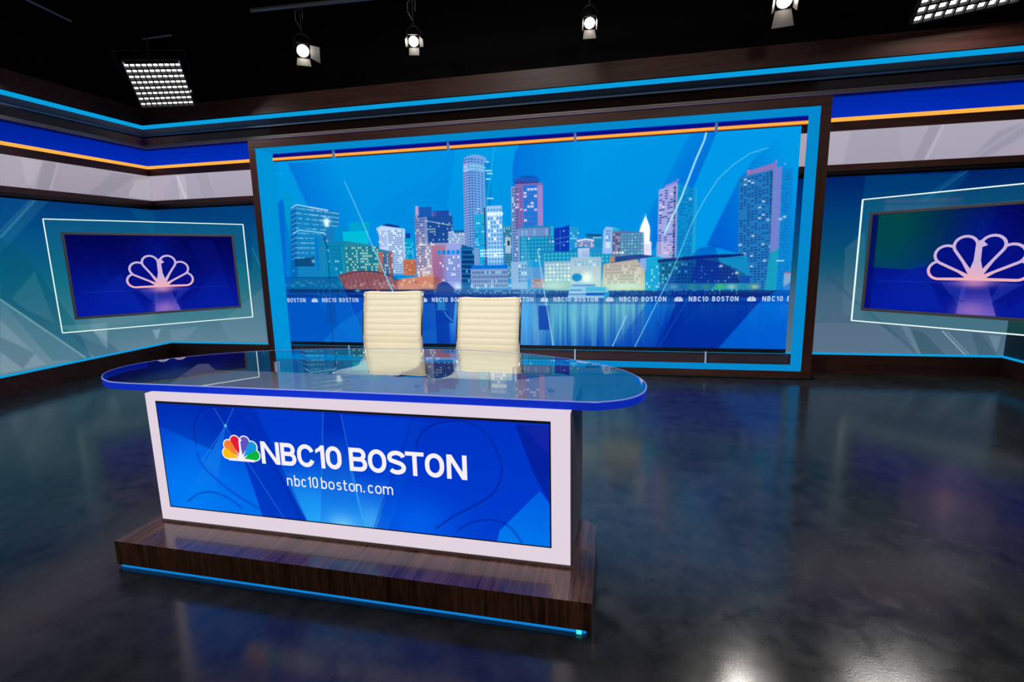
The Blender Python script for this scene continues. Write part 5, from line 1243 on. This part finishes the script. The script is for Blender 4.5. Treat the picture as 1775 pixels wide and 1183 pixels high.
def softlight(label, cen_, rot3, w_, h_, nx, ny, power, hang_z, dk=.06):
    t = bpy.data.objects.new('softlight_panel', None); C.objects.link(t); t['label'] = label; t['category'] = 'studio lamp'; t['group'] = 'square softlights with egg-crate louvres'
    r_, u_, f_ = rot3; M = Matrix.Identity(4)       # local: x right, z up, -y out of the lit face (towards the viewer)
    for i in range(3): M[i][0], M[i][1], M[i][2], M[i][3] = r_[i], f_[i], u_[i], cen_[i]*S
    t.matrix_world = M
    W, H = w_*S, h_*S; D = dk*W/.58
    MB(1).box(-W/2-.01, W/2+.01, D, D+.10, -H/2-.01, H/2+.01).build('housing', HOUSING, t, .006)
    MB(1).box(-W/2, W/2, D-.004, D-.001, -H/2, H/2).build('lit_face', SOFTFACE, t)
    mb = MB(1); th = .0030*W/.58*1.6
    for i in range(nx+1): x = -W/2+W*i/nx; mb.box(x-th, x+th, 0, D-.005, -H/2, H/2)
    mb.build('louvre', LOUVRE, t)
    mb = MB(1)
    for j in range(ny+1): z = -H/2+H*j/ny; mb.box(-W/2, W/2, -.001, D-.005, z-th*1.3, z+th*1.3)
    mb.build('louvre', pbr('louvre_dark_fabric', (.03, .03, .03), .8), t)
    for sx in (-1, 1): MB(1).tube([(sx*(W/2+.02), D+.05, 0), (sx*(W/2+.07), D+.06, H*.2), (sx*(W/2+.07), D+.08, H*.62)], .009, 8).build('yoke_arm', HOUSING, t)
    MB(1).tube([(-(W/2+.07), D+.08, H*.62), ((W/2+.07), D+.08, H*.62)], .009, 8).build('yoke', HOUSING, t)
    for sx, sz in ((-.96, 1), (.98, 1), (1.06, -.3)):
        MB(1).tube([(sx*W/2, -.012, sz*H/2), (sx*W/2+.006, -.016, sz*H/2+.03)], .010, 8).build('clip', pbr('white_clip', (.8, .8, .8), .5), t)
    bpy.context.view_layer.update(); inv = t.matrix_world.inverted(); yk = t.matrix_world @ Vector((0, D+.08, H*.62))
    MB(1).tube([tuple(inv @ yk), tuple(inv @ Vector((yk.x, yk.y, hang_z*S)))], .010, 8).build('hanging_rod', HOUSING, t)
    MB(1).tube([tuple(inv @ Vector((yk.x-.05, yk.y, hang_z*S))), tuple(inv @ Vector((yk.x+.35, yk.y, hang_z*S)))], .012, 8).build('cross_pipe', PIPE, t)
    l = bpy.data.lights.new('softlight_beam', 'AREA'); l.shape = 'RECTANGLE'; l.size = W*.9; l.size_y = H*.9; l.energy = power; l.color = (1, .96, .9)
    lo = bpy.data.objects.new('softlight_beam', l); C.objects.link(lo)
    lo.location = t.matrix_world @ Vector((0, -.01, 0)); lo.rotation_euler = (-Vector(f_)).to_track_quat('-Z', 'Y').to_euler()
    return t
def rotaxes(yaw, pitch, roll):
    f = np.array([-math.sin(yaw)*math.cos(pitch), math.cos(yaw)*math.cos(pitch), -math.sin(pitch)]); r = np.array([math.cos(yaw), math.sin(yaw), 0.0]); u = np.cross(r, f)
    c_, s_ = math.cos(roll), math.sin(roll); return c_*r+s_*u, -s_*r+c_*u, f
softlight('square softlight with bright egg-crate louvre hanging upper left', (-3.816, 3.795, 2.512), rotaxes(.829, -.885, .236), .40, .40, 10, 8, 18, 2.83)
softlight('bright egg-crate softlight cut by the upper right corner of the picture', (2.28, 4.07, 2.74), rotaxes(.059, -.963, .166), .60, .50, 10, 8, 25, 3.1, .032)
